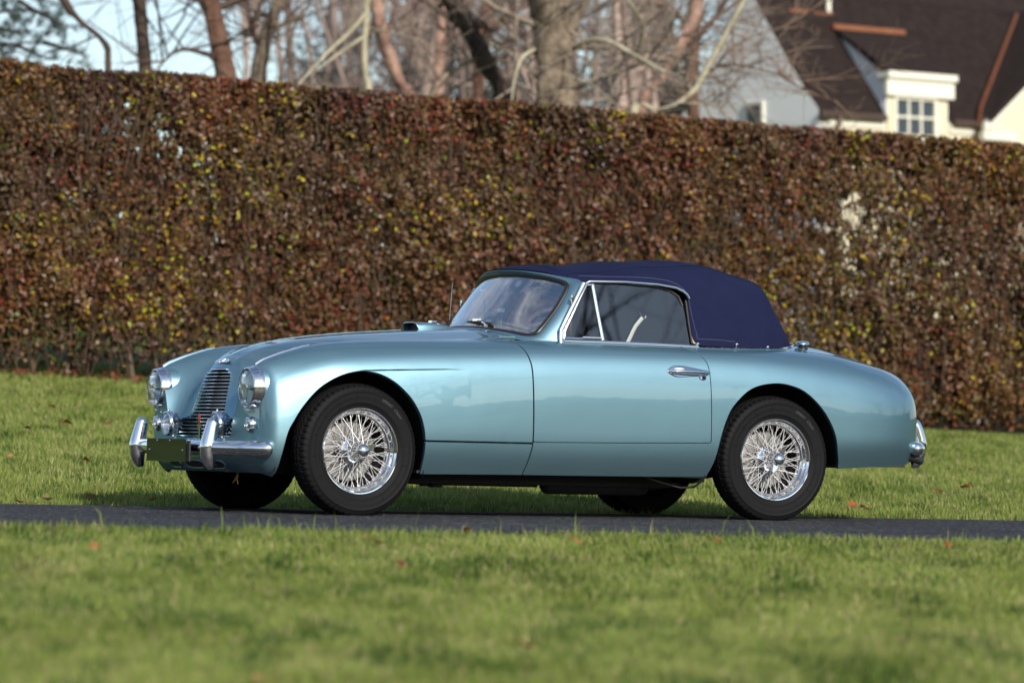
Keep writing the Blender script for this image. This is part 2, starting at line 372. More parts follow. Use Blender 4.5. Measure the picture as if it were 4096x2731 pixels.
for (px, py, ci, sc, where) in leaf_px:
    X, Y = at_ground(px, py, .03)
    o = bpy.data.objects.new('fallen_leaf', LEAF[ci]); COL.objects.link(o)
    o.location = (X, Y, float(ground_z(X, Y)) + .022); o.rotation_euler = (random.uniform(-.4, .6), random.uniform(-.4, .4), random.uniform(0, 6.3)); o.scale = (sc,) * 3
    tone = ['red', 'rust brown', 'pale tan', 'dark maroon'][ci]
    tag(o, f'small {tone} fallen leaf {where}', 'leaf', 'fallen leaves on the lawn')
# ------------------------------------------------------------------ hedge
def hedge_y(x): return 34.0 + (x + 4.53) * .4167
hang = math.atan(.4167); HT = np.array([math.cos(hang), math.sin(hang)]); HN = np.array([math.sin(hang), -math.cos(hang)])  # along, towards camera
H0 = np.array([-4.53, 34.0]); HLEN = (-3.2, 14.5); HDEP = 1.15
hedge = empty('clipped_hedge', 'tall clipped brown autumn hedge running behind the lawn', 'hedge', loc=(0, 36, float(ground_z(0, 36))))
hoff = np.array([0, 36, float(ground_z(0, 36))])
n = 420000
s = HLEN[0] + RNG.random(n) * (HLEN[1] - HLEN[0]); hfrac = RNG.random(n)
dep = np.where(RNG.random(n) < .62, RNG.exponential(.13, n), RNG.random(n) * HDEP); dep = np.clip(dep, 0, HDEP)
topl = RNG.random(n) < .10
HH = 2.80 + .0045 * np.clip(s, 0, 15)
zz = hfrac * HH
zz = np.where(topl, HH - RNG.exponential(.07, n), zz); dep = np.where(topl, RNG.random(n) * HDEP, dep)
zz = zz + .035 * (vnoise(s * 1.3, s * 0, 21) - .5) * (zz > 2)
bulge = .24 * (vnoise(s * 1.1 + 3, zz * 1.2, 22) - .5) + .26 * (vnoise(s * 3.1, zz * 2.7, 23) - .5) + .16 * (vnoise(s * 7.3, zz * 5.7, 25) - .5)
keep = RNG.random(n) < np.clip((zz - .04) / np.where(s < 2.6, .75, .55), .0, 1) ** np.where(s < 2.6, 1.7, .8) * (.55 + .45 * (vnoise(s * 2.3, zz * 2, 24) > .2))
# thin spots where daylight shows through
holes = []
hr = np.random.default_rng(5)
for _ in range(330):
    u = hr.normal(8.75, .95); v = hr.normal(1.70, .46); holes.append((u, v, hr.uniform(.010, .032)))
for _ in range(12): holes.append((8.5 + hr.normal(0, .12), 2.05 + hr.normal(0, .12), hr.uniform(.03, .05)))
for _ in range(22): holes.append((hr.normal(1.15, .3), hr.normal(2.25, .12), hr.uniform(.014, .036)))
cellx = {}
for (u, v, r) in holes: cellx.setdefault(int(u * 4), []).append((u, v, r))
ks = np.ones(n, bool)
for (u, v, r) in holes:
    # the gap runs through the hedge roughly square to its face
    uu = u + dep * (.52 if u > 4 else .30)
    ks &= ~(((s - uu) ** 2 + (zz - v - dep * .045) ** 2) < (r + .032 * (dep > .38)) ** 2)
keep &= ks
s, zz, dep, bulge = s[keep], zz[keep], dep[keep], bulge[keep]; n = len(s)
px = H0[0] + HT[0] * s - HN[0] * (dep - bulge); py = H0[1] + HT[1] * s - HN[1] * (dep - bulge)
pz = ground_z(H0[0] + HT[0] * s, H0[1] + HT[1] * s) + zz
P = np.stack([px, py, pz], -1)
def rand_frames(n, bias=None):
    a = RNG.normal(size=(n, 3))
    if bias is not None: a = a + bias
    a /= np.linalg.norm(a, axis=1)[:, None]
    b = RNG.normal(size=(n, 3)); b -= a * (a * b).sum(1)[:, None]; b /= np.linalg.norm(b, axis=1)[:, None]
    return a, b, np.cross(a, b)
def leaves(name, P, L, Wd, C, m, parent, bias=None):
    n = len(P); nn, a, b = rand_frames(n, bias)
    L = L[:, None]; Wd = Wd[:, None]
    v = np.stack([P - a * L * .5, P + b * Wd * .5 - a * L * .05 + nn * Wd * .12, P + a * L * .5, P - b * Wd * .5 - a * L * .05 + nn * Wd * .12], 1).reshape(-1, 3)
    q = np.arange(n)[:, None] * 4
    F = np.concatenate([q + [0, 1, 2], q + [0, 2, 3]])
    return npmesh(name, v, F, m, parent, color=np.repeat(C, 4, 0))
pal = np.array([[.065, .027, .014], [.100, .034, .020], [.125, .058, .020], [.055, .033, .022], [.13, .060, .045], [.10, .066, .024], [.15, .085, .042]])
pp = vnoise(s * 1.5, zz * 1.5, 31); p3 = vnoise(s * 3.7, zz * 3.3, 33)
pn = np.clip((vnoise(s * .9, zz * 1.1, 41) - .2) / .6, 0, 1)[:, None]; pm = np.clip((vnoise(s * 2.1 + 5, zz * 2.2, 42) - .25) / .5, 0, 1)[:, None]
C = (np.array([.175, .072, .026]) * pn + np.array([.085, .046, .038]) * (1 - pn)) * (1 - .45 * pm) + np.array([.105, .078, .020]) * .45 * pm
C = np.where(RNG.random((n, 1)) < .35, pal[RNG.integers(0, len(pal), n)], C) * (.62 + .85 * RNG.random((n, 1)))
yel = RNG.random(n) < (.012 + .42 * np.clip(pp - .56, 0, 1) * 2.0 * np.clip((p3 - .3) * 2, 0, 1.2))
ycol = np.stack([.26 + .18 * RNG.random(n), .19 + .16 * RNG.random(n), .015 + .02 * RNG.random(n)], -1)
C = np.where(yel[:, None], ycol, C)
gr = RNG.random(n) < .05; C = np.where(gr[:, None], np.array([.075, .085, .012]) * (.6 + .8 * RNG.random((n, 1))), C)
rd = (RNG.random(n) < .12) & (pp < .45); C = np.where(rd[:, None], np.array([.17, .036, .02]) * (.6 + .7 * RNG.random((n, 1))), C)
pk = RNG.random(n) < .02; C = np.where(pk[:, None], np.array([.24, .17, .14]) * (.7 + .6 * RNG.random((n, 1))), C)
M['hedge_leaf'] = leaf_mat('hedge_leaf', .35, .45, .2)
bias = np.array([HN[0], HN[1], .5]) * .7
lv = leaves('foliage', P - hoff, (.042 + .024 * RNG.random(n)) * (1 + .9 * (dep > .38)), (.027 + .016 * RNG.random(n)) * (1 + .9 * (dep > .38)), C, M['hedge_leaf'], hedge, bias); lv['kind'] = 'stuff'
# twigs
n = 9000; s = HLEN[0] + RNG.random(n) * (HLEN[1] - HLEN[0]); z0 = RNG.random(n) ** .9 * 2.3; d = RNG.random(n) ** 1.5 * HDEP * .9
L = .25 + .45 * RNG.random(n); tl = RNG.normal(0, .38, (n, 2)); w = (.003 + .005 * RNG.random(n))
bx = H0[0] + HT[0] * s - HN[0] * d; by = H0[1] + HT[1] * s - HN[1] * d; bz = ground_z(bx, by) + z0
A = np.stack([bx, by, bz], -1); B = A + np.stack([tl[:, 0] * L, tl[:, 1] * L * .5, np.minimum(L, 2.76 - z0)], -1)
side = np.stack([HT[0] * w, HT[1] * w, 0 * w], -1); fr = np.stack([HN[0] * w, HN[1] * w, 0 * w], -1)
v = np.stack([A - side, A + side, A - fr, B - side * .4, B + side * .4, B - fr * .4], 1).reshape(-1, 3) - hoff; q = np.arange(n)[:, None] * 6
F = np.concatenate([q + [0, 1, 4, 3], q + [1, 2, 5, 4], q + [2, 0, 3, 5]])
tc = np.array([.066, .046, .031]) * (.5 + 1.0 * RNG.random((n, 1)))
M['twig'] = mat('twig_bark', (.1, .07, .05), .8, tint=True, spec=.2)
o = npmesh('twigs', v, F, M['twig'], hedge, color=np.repeat(tc, 6, 0)); o['kind'] = 'stuff'
M['stem'] = mat('hedge_stem', (.055, .038, .026), .85, noise=(14, .25, (.10, .075, .05)))
for i in range(84):
    ss = HLEN[0] + (i + random.random()) * (HLEN[1] - HLEN[0]) / 84; dd = random.uniform(.1, .8)
    x = H0[0] + HT[0] * ss - HN[0] * dd; y = H0[1] + HT[1] * ss - HN[1] * dd; z = float(ground_z(x, y)) - .03
    pts = [(x - hoff[0], y - hoff[1], z - hoff[2])]; r0 = random.uniform(.018, .042); lx = random.uniform(-.22, .22)
    for k in range(1, 5):
        t = k / 4; pts.append((x - hoff[0] + lx * t + random.uniform(-.03, .03), y - hoff[1] + random.uniform(-.03, .03), z - hoff[2] + 1.5 * t))
    MB().tube(pts, [r0, r0 * .85, r0 * .7, r0 * .5, r0 * .3], 6).build('stem', M['stem'], hedge, fix=False)
# litter of leaves under the hedge
n = 1600; s = HLEN[0] + RNG.random(n) * (HLEN[1] - HLEN[0]); d = RNG.normal(.1, .28, n)
bx = H0[0] + HT[0] * s - HN[0] * d; by = H0[1] + HT[1] * s - HN[1] * d
Pn = np.stack([bx, by, lawn_soil(bx, by) + .03 + .05 * RNG.random(n)], -1)
C = np.array([.16, .055, .03]) * (.4 + 1.0 * RNG.random((n, 1)))
o = leaves('leaf_litter', Pn, .05 + .03 * RNG.random(n), .035 + .02 * RNG.random(n), C, M['hedge_leaf'], None, np.array([0, 0, 2.])); tag(o, 'rust brown leaf litter along the foot of the hedge', 'leaf litter', kind='stuff')

# ------------------------------------------------------------------ trees
def pix(px, py, Y): return np.array([(px - 1176) / 8820 * Y, Y, CAM_H + (1023.6 - py) / 8820 * Y])
class Sticks:
    """many tapering 3-sided sticks in one mesh"""
    def __init__(s): s.a = []; s.b = []; s.ra = []; s.rb = []; s.c = []
    def add(s, a, b, ra, rb, c=(1, 1, 1)): s.a.append(a); s.b.append(b); s.ra.append(ra); s.rb.append(rb); s.c.append(c)
    def build(s, name, m, parent, off):
        A = np.array(s.a) - off; B = np.array(s.b) - off; ra = np.array(s.ra)[:, None]; rb = np.array(s.rb)[:, None]; n = len(A)
        t = B - A; t /= np.maximum(np.linalg.norm(t, axis=1), 1e-6)[:, None]
        u = np.cross(t, np.array([.3, .9, .1])); u /= np.maximum(np.linalg.norm(u, axis=1), 1e-6)[:, None]; w = np.cross(t, u)
        vs = []
        for R, Q in ((ra, A), (rb, B)):
            for k in range(4):
                an = 2 * math.pi * k / 4; vs.append(Q + u * R * math.cos(an) + w * R * math.sin(an))
        v = np.stack(vs, 1).reshape(-1, 3); q = np.arange(n)[:, None] * 8
        F = np.concatenate([q + [k, (k + 1) % 4, 4 + (k + 1) % 4, 4 + k] for k in range(4)])
        return npmesh(name, v, F, m, parent, smooth=True, color=np.repeat(np.array(s.c), 8, 0))
def grow(st, a, d, L, r, depth, rng, col, up=.12, spread=.6, kids=3):
    """recursive branching of bare limbs"""
    a = np.array(a, float); d = np.array(d, float); d /= np.linalg.norm(d); k = 3 if depth > 1 else 2
    for i in range(k):
        d = d + rng.normal(0, .13, 3) + np.array([0, 0, up * .3]); d /= np.linalg.norm(d)
        b = a + d * L / k; r2 = r * (1 - .22 * (i + 1) / k * 1.6)
        st.add(a, b, r, max(r2, .002), col); a = b; r = max(r2, .003)
        if depth > 0:
            for _ in range(1 if i < k - 1 else kids):
                nd = d + rng.normal(0, spread, 3) + np.array([0, 0, up]); grow(st, a, nd, L * rng.uniform(.55, .8), r * rng.uniform(.5, .72), depth - 1, rng, col, up, spread, kids)
M['bark'] = mat('bark_tint', (.1, .08, .06), .85, tint=True, spec=.2, bump=(9, .6, .03))
def bark(name, c1, c2, sc=5): return mat(name, c1, .9, spec=.2, noise=(sc, .16, c2), bump=(sc * 3, .8, .04))
M['bark_dark'] = bark('bark_dark', (.035, .026, .022), (.075, .052, .042))
M['bark_red'] = bark('bark_red', (.07, .036, .026), (.15, .085, .06))
M['bark_grey'] = bark('bark_grey', (.060, .046, .036), (.24, .19, .14), 5)
M['bark_pink'] = bark('bark_pink', (.12, .065, .05), (.36, .23, .18), 4)
M['bark_pale'] = bark('bark_pale', (.24, .22, .15), (.42, .38, .28), 3)
def cr_curve_(P, n):
    out = []
    for i in range(len(P) - 1):
        p0, p1, p2, p3 = P[max(i-1, 0)], P[i], P[i+1], P[min(i+2, len(P)-1)]
        for u in np.linspace(0, 1, n + 1)[:-1]: out.append(.5 * ((2*p1) + (-p0+p2)*u + (2*p0-5*p1+4*p2-p3)*u*u + (-p0+3*p1-3*p2+p3)*u**3))
    return out + [P[-1]]
def tree(name, label, path, Y, widths, bm, limbs, col, seed, twig_depth=2, crown=None, group=None, twig_len=1.):
    """path: trunk points of the picture at distance Y (metres), widths in metres; limbs: explicit limb paths; crown: list of (start index fraction, dir, length, radius)"""
    rng = np.random.default_rng(seed)
    P = [pix(a, b, Y) for a, b in path]; base = P[0].copy(); d = P[0] - P[1]
    gz = float(ground_z(base[0], Y)) - .1; base[0] += np.clip(d[0] / max(1e-3, -d[2]) * 0, -1, 1); base[2] = gz
    off = np.array([base[0], base[1], gz])
    t = empty(name, label, 'tree', group, loc=tuple(off))
    top = P[-1] + (P[-1] - P[-2]) / np.linalg.norm(P[-1] - P[-2]) * 2.2
    pts = [base, (base + P[0]) / 2 + np.array([.05, 0, 0])] + P + [top]
    wd = [widths[0] * 1.25, widths[0] * 1.08] + list(widths) + [widths[-1] * .7]
    # rugged trunk: many rings with ridged bark
    pc = cr_curve_([p - off for p in pts], 7); wc = np.interp(np.linspace(0, len(wd) - 1, len(pc)), np.arange(len(wd)), wd) / 2; ns = 18 if max(widths) > .2 else 12; vs = []; ph = rng.random(4) * 6
    for i, p in enumerate(pc):
        for k in range(ns):
            a = 2 * math.pi * k / ns; r = wc[i] * (1 + .09 * math.sin(3 * a + ph[0] + i * .09) + .07 * math.sin(5 * a + ph[1] - i * .21) + .06 * math.sin(i * .7 + ph[2]) + rng.normal(0, .035)); vs.append((p[0] + r * math.cos(a), p[1] + r * math.sin(a), p[2]))
    MB().add(vs, [(i * ns + k, i * ns + (k + 1) % ns, (i + 1) * ns + (k + 1) % ns, (i + 1) * ns + k) for i in range(len(pc) - 1) for k in range(ns)]).build('trunk', bm, t, fix=False, sharp=None)
    for lp in limbs:
        q = [pix(a, b, Y + lp[2] * i / max(1, len(lp[0]) - 1)) for i, (a, b) in enumerate(lp[0])]
        # smooth the limb
        qs = []
        for i in range(len(q) - 1):
            p0, p1, p2, p3 = q[max(i-1, 0)], q[i], q[i+1], q[min(i+2, len(q)-1)]
            for u in np.linspace(0, 1, 5)[:-1]:
                qs.append(.5 * ((2*p1) + (-p0+p2)*u + (2*p0-5*p1+4*p2-p3)*u*u + (-p0+3*p1-3*p2+p3)*u**3))
        qs.append(q[-1]); m = len(qs)
        MB().tube([tuple(p - off) for p in qs], [lp[1] / 2 * (1 - .75 * i / (m - 1)) for i in range(m)], 8).build('limb', lp[3] if len(lp) > 3 else bm, t, fix=False)
    st = Sticks()
    for (p, dr, L, r, dep) in (crown or []):
        grow(st, pix(*p, Y), dr, L, r, dep, rng, np.array(col) * rng.uniform(.7, 1.2))
    # fine twigs sprouting from the limbs
    for lp in limbs:
        q = [pix(a, b, Y) for a, b in lp[0]]
        for _ in range(int(lp[4]) if len(lp) > 4 else 8):
            i = rng.integers(0, len(q) - 1); a = q[i] + (q[i+1] - q[i]) * rng.random()
            grow(st, a, rng.normal(0, 1, 3) + [0, 0, .4], rng.uniform(.5, 1.3) * twig_len, .014 * twig_len ** .5, twig_depth - 1, rng, np.array(col) * rng.uniform(.7, 1.3), .1, .7, 2)
    if st.a: st.build('crown', M['twig'], t, off)['kind'] = 'stuff'
    return t
tree('bare_tree', 'slim dark trunk standing clear against the blue sky at left', [(332, 165), (328, 110), (322, 40), (318, 0)], 46, [.17, .165, .155, .15], M['bark_dark'],
     [([(320, 20), (300, -20), (270, -70)], .12, 0, M['bark_dark'], 6)], (.06, .045, .04), 1, crown=[((318, -20), (.2, 0, 1), 2.4, .05, 3)])
tree('bare_tree', 'reddish brown trunk with an arched low branch, left of the pale branches', [(517, 190), (508, 120), (493, 50), (484, 0)], 46, [.25, .23, .22, .22], M['bark_red'],
     [([(497, 128), (470, 122), (430, 112), (398, 118), (375, 140), (352, 166)], .075, -.8, M['bark_dark'], 9), ([(490, 20), (455, -5), (400, -30)], .1, 0, M['bark_dark'], 12)], (.07, .05, .042), 2,
     crown=[((486, 0), (-.5, .2, .5), 2.2, .05, 3), ((490, 20), (.8, 0, .3), 2.0, .05, 3)])
tree('bare_tree', 'thin curved dark branch sweeping down beside the pine needles', [(246, 160), (244, 110), (222, 80), (185, 50), (158, 20), (146, 0)], 44, [.075, .08, .085, .09, .10, .11], M['bark_dark'],
     [], (.05, .045, .04), 3, crown=[((146, 0), (-.4, 0, 1), 1.6, .03, 2), ((222, 80), (-.5, 0, -.2), .8, .012, 2)])
tree('bare_tree', 'grey brown trunk forked at the edge of the sky, beside the pale leaning branch', [(590, 205), (600, 120), (618, 50), (640, 0)], 50, [.22, .2, .18, .17], M['bark_grey'],
     [([(600, 120), (575, 60), (570, 0)], .1, 0, M['bark_red'], 14), ([(605, 90), (640, 60), (690, 30), (720, -10)], .08, 0, M['bark_grey'], 14)], (.14, .10, .085), 4, crown=[((640, 0), (.3, 0, 1), 2, .05, 3), ((620, 40), (-.8, 0, .4), 1.8, .04, 3)])
tree('bare_tree', 'pale grey straight thin trunk with a leaning pale branch to its left', [(846, 220), (838, 170), (836, 100), (842, 0)], 47, [.10, .075, .085, .09], M['bark_pale'],
     [([(838, 30), (800, 75), (745, 125), (678, 200)], .07, -1, M['bark_pale'], 4), ([(838, 80), (780, 120), (700, 180)], .05, -.6, M['bark_pale'], 3)], (.24, .21, .16), 5, crown=[((842, 0), (.2, 0, 1), 1.5, .03, 2)])
tree('bare_tree', 'pink barked leaning trunk right of the pale thin trunk', [(938, 232), (915, 185), (890, 120), (872, 60), (862, 0)], 52, [.22, .2, .2, .19, .18], M['bark_pink'],
     [([(880, 90), (900, 40), (910, -10)], .09, 0, M['bark_red'], 12)], (.2, .13, .11), 6, crown=[((862, 0), (0, 0, 1), 2, .05, 3)])
tree('bare_tree', 'dark leaning trunk between the pink trunk and the thick grey trunk', [(1165, 240), (1125, 160), (1085, 80), (1040, 10), (1025, -10)], 49, [.28, .26, .25, .25, .24], M['bark_dark'],
     [([(1110, 130), (1060, 150), (1010, 185), (985, 240)], .06, 0, M['bark_pale'], 14), ([(1095, 95), (1150, 110), (1195, 140), (1225, 190)], .07, 0, M['bark_pale'], 14), ([(1060, 40), (1130, 60), (1180, 10)], .12, 0, M['bark_red'], 12)], (.16, .12, .10), 7,
     crown=[((1030, 0), (-.8, 0, .5), 2.2, .06, 3), ((1085, 80), (-.7, 0, .5), 1.8, .04, 3)])
tree('bare_tree', 'thickest trunk, grey brown and upright, in the middle of the trees', [(1278, 255), (1276, 170), (1274, 90), (1268, 0)], 47, [.46, .42, .44, .48], M['bark_grey'],
     [([(1310, 110), (1350, 92), (1395, 92), (1450, 120), (1520, 160), (1560, 175), (1600, 215)], .075, -1.2, M['bark_pale'], 22), ([(1460, 125), (1480, 60), (1450, 10), (1430, -10)], .05, -1, M['bark_pale'], 10),
      ([(1240, 110), (1200, 130), (1180, 190), (1175, 250)], .06, -.5, M['bark_pale'], 14), ([(1320, 180), (1370, 200), (1420, 245)], .04, -1, M['bark_pale'], 14), ([(1285, 90), (1320, 40), (1345, 5), (1360, -30)], .2, .4, M['bark_grey'], 10)], (.24, .2, .16), 8,
     crown=[((1240, 60), (-.9, -.3, .3), 1.8, .04, 3), ((1310, 110), (.9, -.3, -.1), 1.6, .03, 3), ((1300, 210), (.8, -.3, .3), 1.4, .03, 3)])
tree('bare_tree', 'pink lit trunk leaning right behind the pale arching branches', [(1475, 250), (1520, 180), (1560, 110), (1590, 50), (1605, 0)], 54, [.16, .17, .17, .18, .18], M['bark_pink'],
     [([(1560, 110), (1530, 60), (1535, 0)], .08, 0, M['bark_red'], 14)], (.17, .12, .1), 9, crown=[((1600, 0), (.2, 0, 1), 2, .05, 3), ((1560, 110), (.8, 0, .5), 1.8, .04, 3)])
tree('bare_tree', 'rust brown straight trunk just left of the white gable', [(1592, 240), (1590, 160), (1595, 80), (1600, 0)], 60, [.2, .19, .18, .18], M['bark_red'],
     [([(1595, 100), (1640, 40), (1680, -10)], .09, 0, M['bark_red'], 14)], (.14, .09, .075), 10, crown=[((1600, 0), (-.5, 0, 1), 2, .05, 3), ((1595, 60), (-.9, 0, .4), 2, .05, 3)])
tree('bare_tree', 'low spreading bare tree with pale limbs in front of the white gable', [(1455, 262), (1510, 252), (1560, 235), (1600, 200), (1622, 160)], 45, [.11, .12, .11, .10, .085], M['bark_pale'],
     [([(1615, 175), (1660, 148), (1720, 152), (1790, 170), (1850, 185)], .05, .8, M['bark_grey'], 8), ([(1640, 160), (1680, 110), (1740, 80), (1800, 60)], .04, .8, M['bark_grey'], 7), ([(1560, 235), (1620, 240), (1700, 262)], .035, -.4, M['bark_pale'], 12),
      ([(1790, 170), (1840, 200), (1900, 225), (1925, 232)], .03, .4, M['bark_red'], 8)], (.17, .115, .085), 11, twig_depth=3, twig_len=.42, crown=[((1850, 185), (.8, 0, .2), .7, .014, 2), ((1800, 60), (.6, 0, .6), .7, .014, 2)])
tree('bare_tree', 'second pink trunk, straight and thin, left of the thick grey trunk', [(1010, 240), (1008, 150), (1012, 60), (1015, 0)], 58, [.15, .15, .15, .15], M['bark_pink'], [], (.18, .12, .1), 12, crown=[((1015, 0), (0, 0, 1), 2, .05, 3), ((1010, 100), (.7, 0, .5), 1.8, .04, 3)])
tree('bare_tree', 'third pink trunk with a fork, right behind the dark leaning trunk', [(1100, 250), (1098, 150), (1105, 80), (1120, 0)], 62, [.2, .2, .2, .2], M['bark_red'], [([(1100, 130), (1070, 60), (1065, 0)], .12, 0, M['bark_pink'], 10)], (.15, .1, .085), 13, crown=[((1120, 0), (.3, 0, 1), 2, .05, 3), ((1100, 100), (.7, 0, .5), 2, .04, 3)])
# pine branch at the far left
rng = np.random.default_rng(3)
pine = empty('pine_tree', 'dark blue green pine with needle tufts at the far left edge', 'tree', loc=(-6.9, 46, float(ground_z(-6.9, 46)) - .1)); off = np.array(pine.location)
trunk = [np.array([-6.9, 46, off[2]]), pix(-145, 100, 46), pix(-140, -60, 46), pix(-140, -250, 46)]
MB().tube([tuple(p - off) for p in trunk], [.2, .17, .15, .1], 10).build('trunk', M['bark_dark'], pine, fix=False)
st = Sticks(); nd = Sticks()
for (a, b) in [((-140, 40), (60, 20)), ((-140, 110), (95, 95)), ((-140, 0), (40, -20)), ((-140, 150), (40, 130)), ((-140, -60), (120, 5)), ((60, 20), (125, 40)), ((95, 95), (205, 128)), ((30, 100), (110, 135)), ((-20, 60), (50, 75)), ((40, 0), (140, 60)), ((-80, 80), (20, 125))]:
    A, B = pix(*a, 46), pix(*b, 46.0 + rng.uniform(-.6, .6)); st.add(A, B, .03, .008, (.05, .04, .035))
    for _ in range(15):
        t = rng.uniform(.35, 1); p = A + (B - A) * t + rng.normal(0, .14, 3) * [1, 1, 1]
        st.add(A + (B - A) * t, p, .006, .004, (.05, .04, .035))
        ax = rng.normal(0, 1, 3) + [.4, 0, .5]; ax /= np.linalg.norm(ax)
        for _ in range(26):
            dd = ax + rng.normal(0, .55, 3); dd /= np.linalg.norm(dd); nd.add(p, p + dd * rng.uniform(.08, .15), .0022, .001, np.array([.045, .075, .055]) * rng.uniform(.6, 1.3))
st.build('branches', M['twig'], pine, off); nd.build('crown', M['twig'], pine, off)['kind'] = 'stuff'
# far woodland: one brown-grey mass of bare twigs with darker evergreens
st = Sticks(); rng = np.random.default_rng(9)
for i in range(60):
    px = rng.uniform(540, 1570); Y = rng.uniform(66, 92); b = pix(px, 330, Y); c = np.array([.25, .185, .16]) * rng.uniform(.6, 1.4) + rng.uniform(0, .03)
    lean = rng.normal(0, .12); a = b
    h = rng.uniform(3.5, 6.5)
    e = a + np.array([lean * h, 0, h]); r = rng.uniform(.04, .12); st.add(a, e, r, r * .6, c)
    for _ in range(9):
        t = rng.uniform(.1, 1); grow(st, a + (e - a) * t, rng.normal(0, .8, 3) + [0, 0, .5], rng.uniform(.9, 2.0), r * .35, 2, rng, c * rng.uniform(.7, 1.3), .1, .65, 2)
o = st.build('far_woodland', M['twig'], None, np.zeros(3)); tag(o, 'hazy brown mass of bare woodland behind the garden trees', 'woodland', kind='stuff')
n = 26000; cx = rng.choice([700, 760, 930, 1010, 1130, 1215, 1420, 1480, 1545], n) + rng.normal(0, 30, n); yy = rng.uniform(86, 92, n)
pyy = 300 - np.abs(rng.normal(0, 1, n)) * 95
Pn = np.stack([(cx - 1176) / 8820 * yy, yy, CAM_H + (1023.6 - pyy) / 8820 * yy], -1)
k = rng.random(n) < .5; Pn = Pn[k]; n = len(Pn)
C = np.array([.040, .048, .036]) * (.5 + 1.0 * rng.random((n, 1)))
o = leaves('far_evergreens', Pn, .10 + .1 * rng.random(n), .05 + .05 * rng.random(n), C, M['hedge_leaf'], None); tag(o, 'dark evergreen trees showing between the far bare trees', 'woodland', kind='stuff')
# the garden on the viewer's side, out of the picture but mirrored in the paint, glass and chrome
rng = np.random.default_rng(19)
def polar(az, r): a = math.radians(az); return np.array([math.sin(a) * r, 21 - math.cos(a) * r])
for i, (az, r, h) in enumerate([(53, 42, 22), (64, 46, 22), (80, 40, 13), (95, 46, 15), (-12, 60, 14), (-35, 52, 14), (14, 66, 12), (-58, 50, 14), (112, 50, 14)]):
    x, y = polar(az, r); g = float(ground_z(x, y)); off = np.array([x, y, g - .1]); t_ = empty('bare_tree', ['tall bare tree mirrored in the door', 'tall bare tree mirrored in the rear wing', 'smaller bare tree mirrored in the rear wing', 'bare tree mirrored near the tail', 'bare tree mirrored in the front bumper bar', 'bare tree mirrored in the headlight', 'low bare tree mirrored in the front overrider', 'bare tree mirrored in the far headlight', 'bare tree mirrored in the tail end'][i], 'tree', 'trees on the viewer side of the lawn', loc=tuple(off))
    P = [np.zeros(3)]; d = np.array([rng.normal(0, .05), rng.normal(0, .05), 1.])
    for k in range(5): P.append(P[-1] + d * h * .09); d = d + rng.normal(0, .06, 3)
    MB().tube([tuple(p) for p in P], [.36, .30, .27, .25, .23, .2], 10).build('trunk', M['bark_grey'], t_, fix=False)
    st = Sticks()
    for k in range(9):
        b = P[min(5, 2 + k // 2)]; grow(st, b + off, rng.normal(0, .8, 3) * [1, 1, .3] + [0, 0, .75], h * rng.uniform(.2, .32), .11, 3, rng, np.array([.07, .055, .045]), .12, .55, 2)
    st.build('crown', M['twig'], t_, off)['kind'] = 'stuff'
n = 36000; az = rng.uniform(-100, 125, n); r = rng.uniform(62, 70, n); top = 2.6 + 2.6 * vnoise(az * .16, az * 0, 61) + 1.5 * vnoise(az * .6, az * 0, 62)
x, y = np.sin(np.radians(az)) * r, 21 - np.cos(np.radians(az)) * r
Pn = np.stack([x, y, ground_z(x, y) + rng.random(n) * top], -1); C = np.array([.035, .036, .024]) * (.5 + rng.random((n, 1)))
o = leaves('garden_shrubs', Pn, .5 + .4 * rng.random(n), .4 + .3 * rng.random(n), C, M['hedge_leaf'], None); tag(o, 'dark shrubs across the lawn on the viewer side, mirrored in the car', 'shrubs', kind='stuff')
# ------------------------------------------------------------------ house
HY = 70.; PHI = math.radians(36.5)
hc = pix(1880, 247, HY); EAVE_Z = hc[2]; hz0 = float(ground_z(hc[0], HY)) - .2
house = empty('white_house', 'cream and white house with dark shingled roof and dormer behind the hedge', 'house', loc=(hc[0], hc[1], hz0)); house.rotation_euler = (0, 0, PHI)
EH = EAVE_Z - hz0     # eave height above the house base; local: x along the front, y into depth, z up
M['cream'] = mat('cream_render', (.60, .55, .41), .8, noise=(3, .3, (.55, .50, .37)))
M['white_wall'] = mat('white_render', (.88, .89, .91), .8, noise=(2, .3, (.82, .84, .87)))
M['white_trim'] = mat('white_trim', (.66, .64, .55), .5)
M['shingle'] = mat('dark_shingle', (.010, .0064, .006), .95, noise=(6, .3, (.020, .0135, .012)), spec=.2)
M['shingle2'] = mat('dark_shingle_warm', (.012, .008, .0074), .95, noise=(5, .3, (.026, .017, .015)), spec=.2)
M['copper'] = mat('copper_flashing', (.42, .17, .09), .38, .7, noise=(4, .3, (.32, .11, .05)))
M['gutter'] = mat('dark_copper_gutter', (.10, .065, .05), .45, .5)
M['pane'] = mat('dark_window_pane', (.035, .045, .06), .25)
LF = 9.0; DP = 4.1; AP = DP / 2; PITCH = 1.2
RZ = EH + AP * PITCH
# walls
MB().box(0.004, LF, 0, .25, 0, EH - .08).build('front_wall', M['cream'], house, smooth=False)
g = MB(); gw = [(0, 0, 0), (0, 0, EH), (0, .30, EH + .28), (0, .85, EH + .92), (0, AP, RZ + .02), (0, DP - .85, EH + .92), (0, DP - .30, EH + .28), (0, DP, EH), (0, DP, 0)]
g.plate(gw, (.25, 0, 0)).build('gable_wall', M['white_wall'], house, smooth=False)
# narrow window in the gable
MB().box(-.05, .06, 1.50, 2.0, EH - 1.1, EH + .24).build('gable_window_frame', M['white_trim'], house, smooth=False)
for j in range(2):
    for k in range(3):
        MB().box(-.062, .0, 1.56 + j * .20, 1.74 + j * .20, EH - 1.04 + k * .42, EH - .66 + k * .42).build('pane', M['pane'], house, smooth=False)
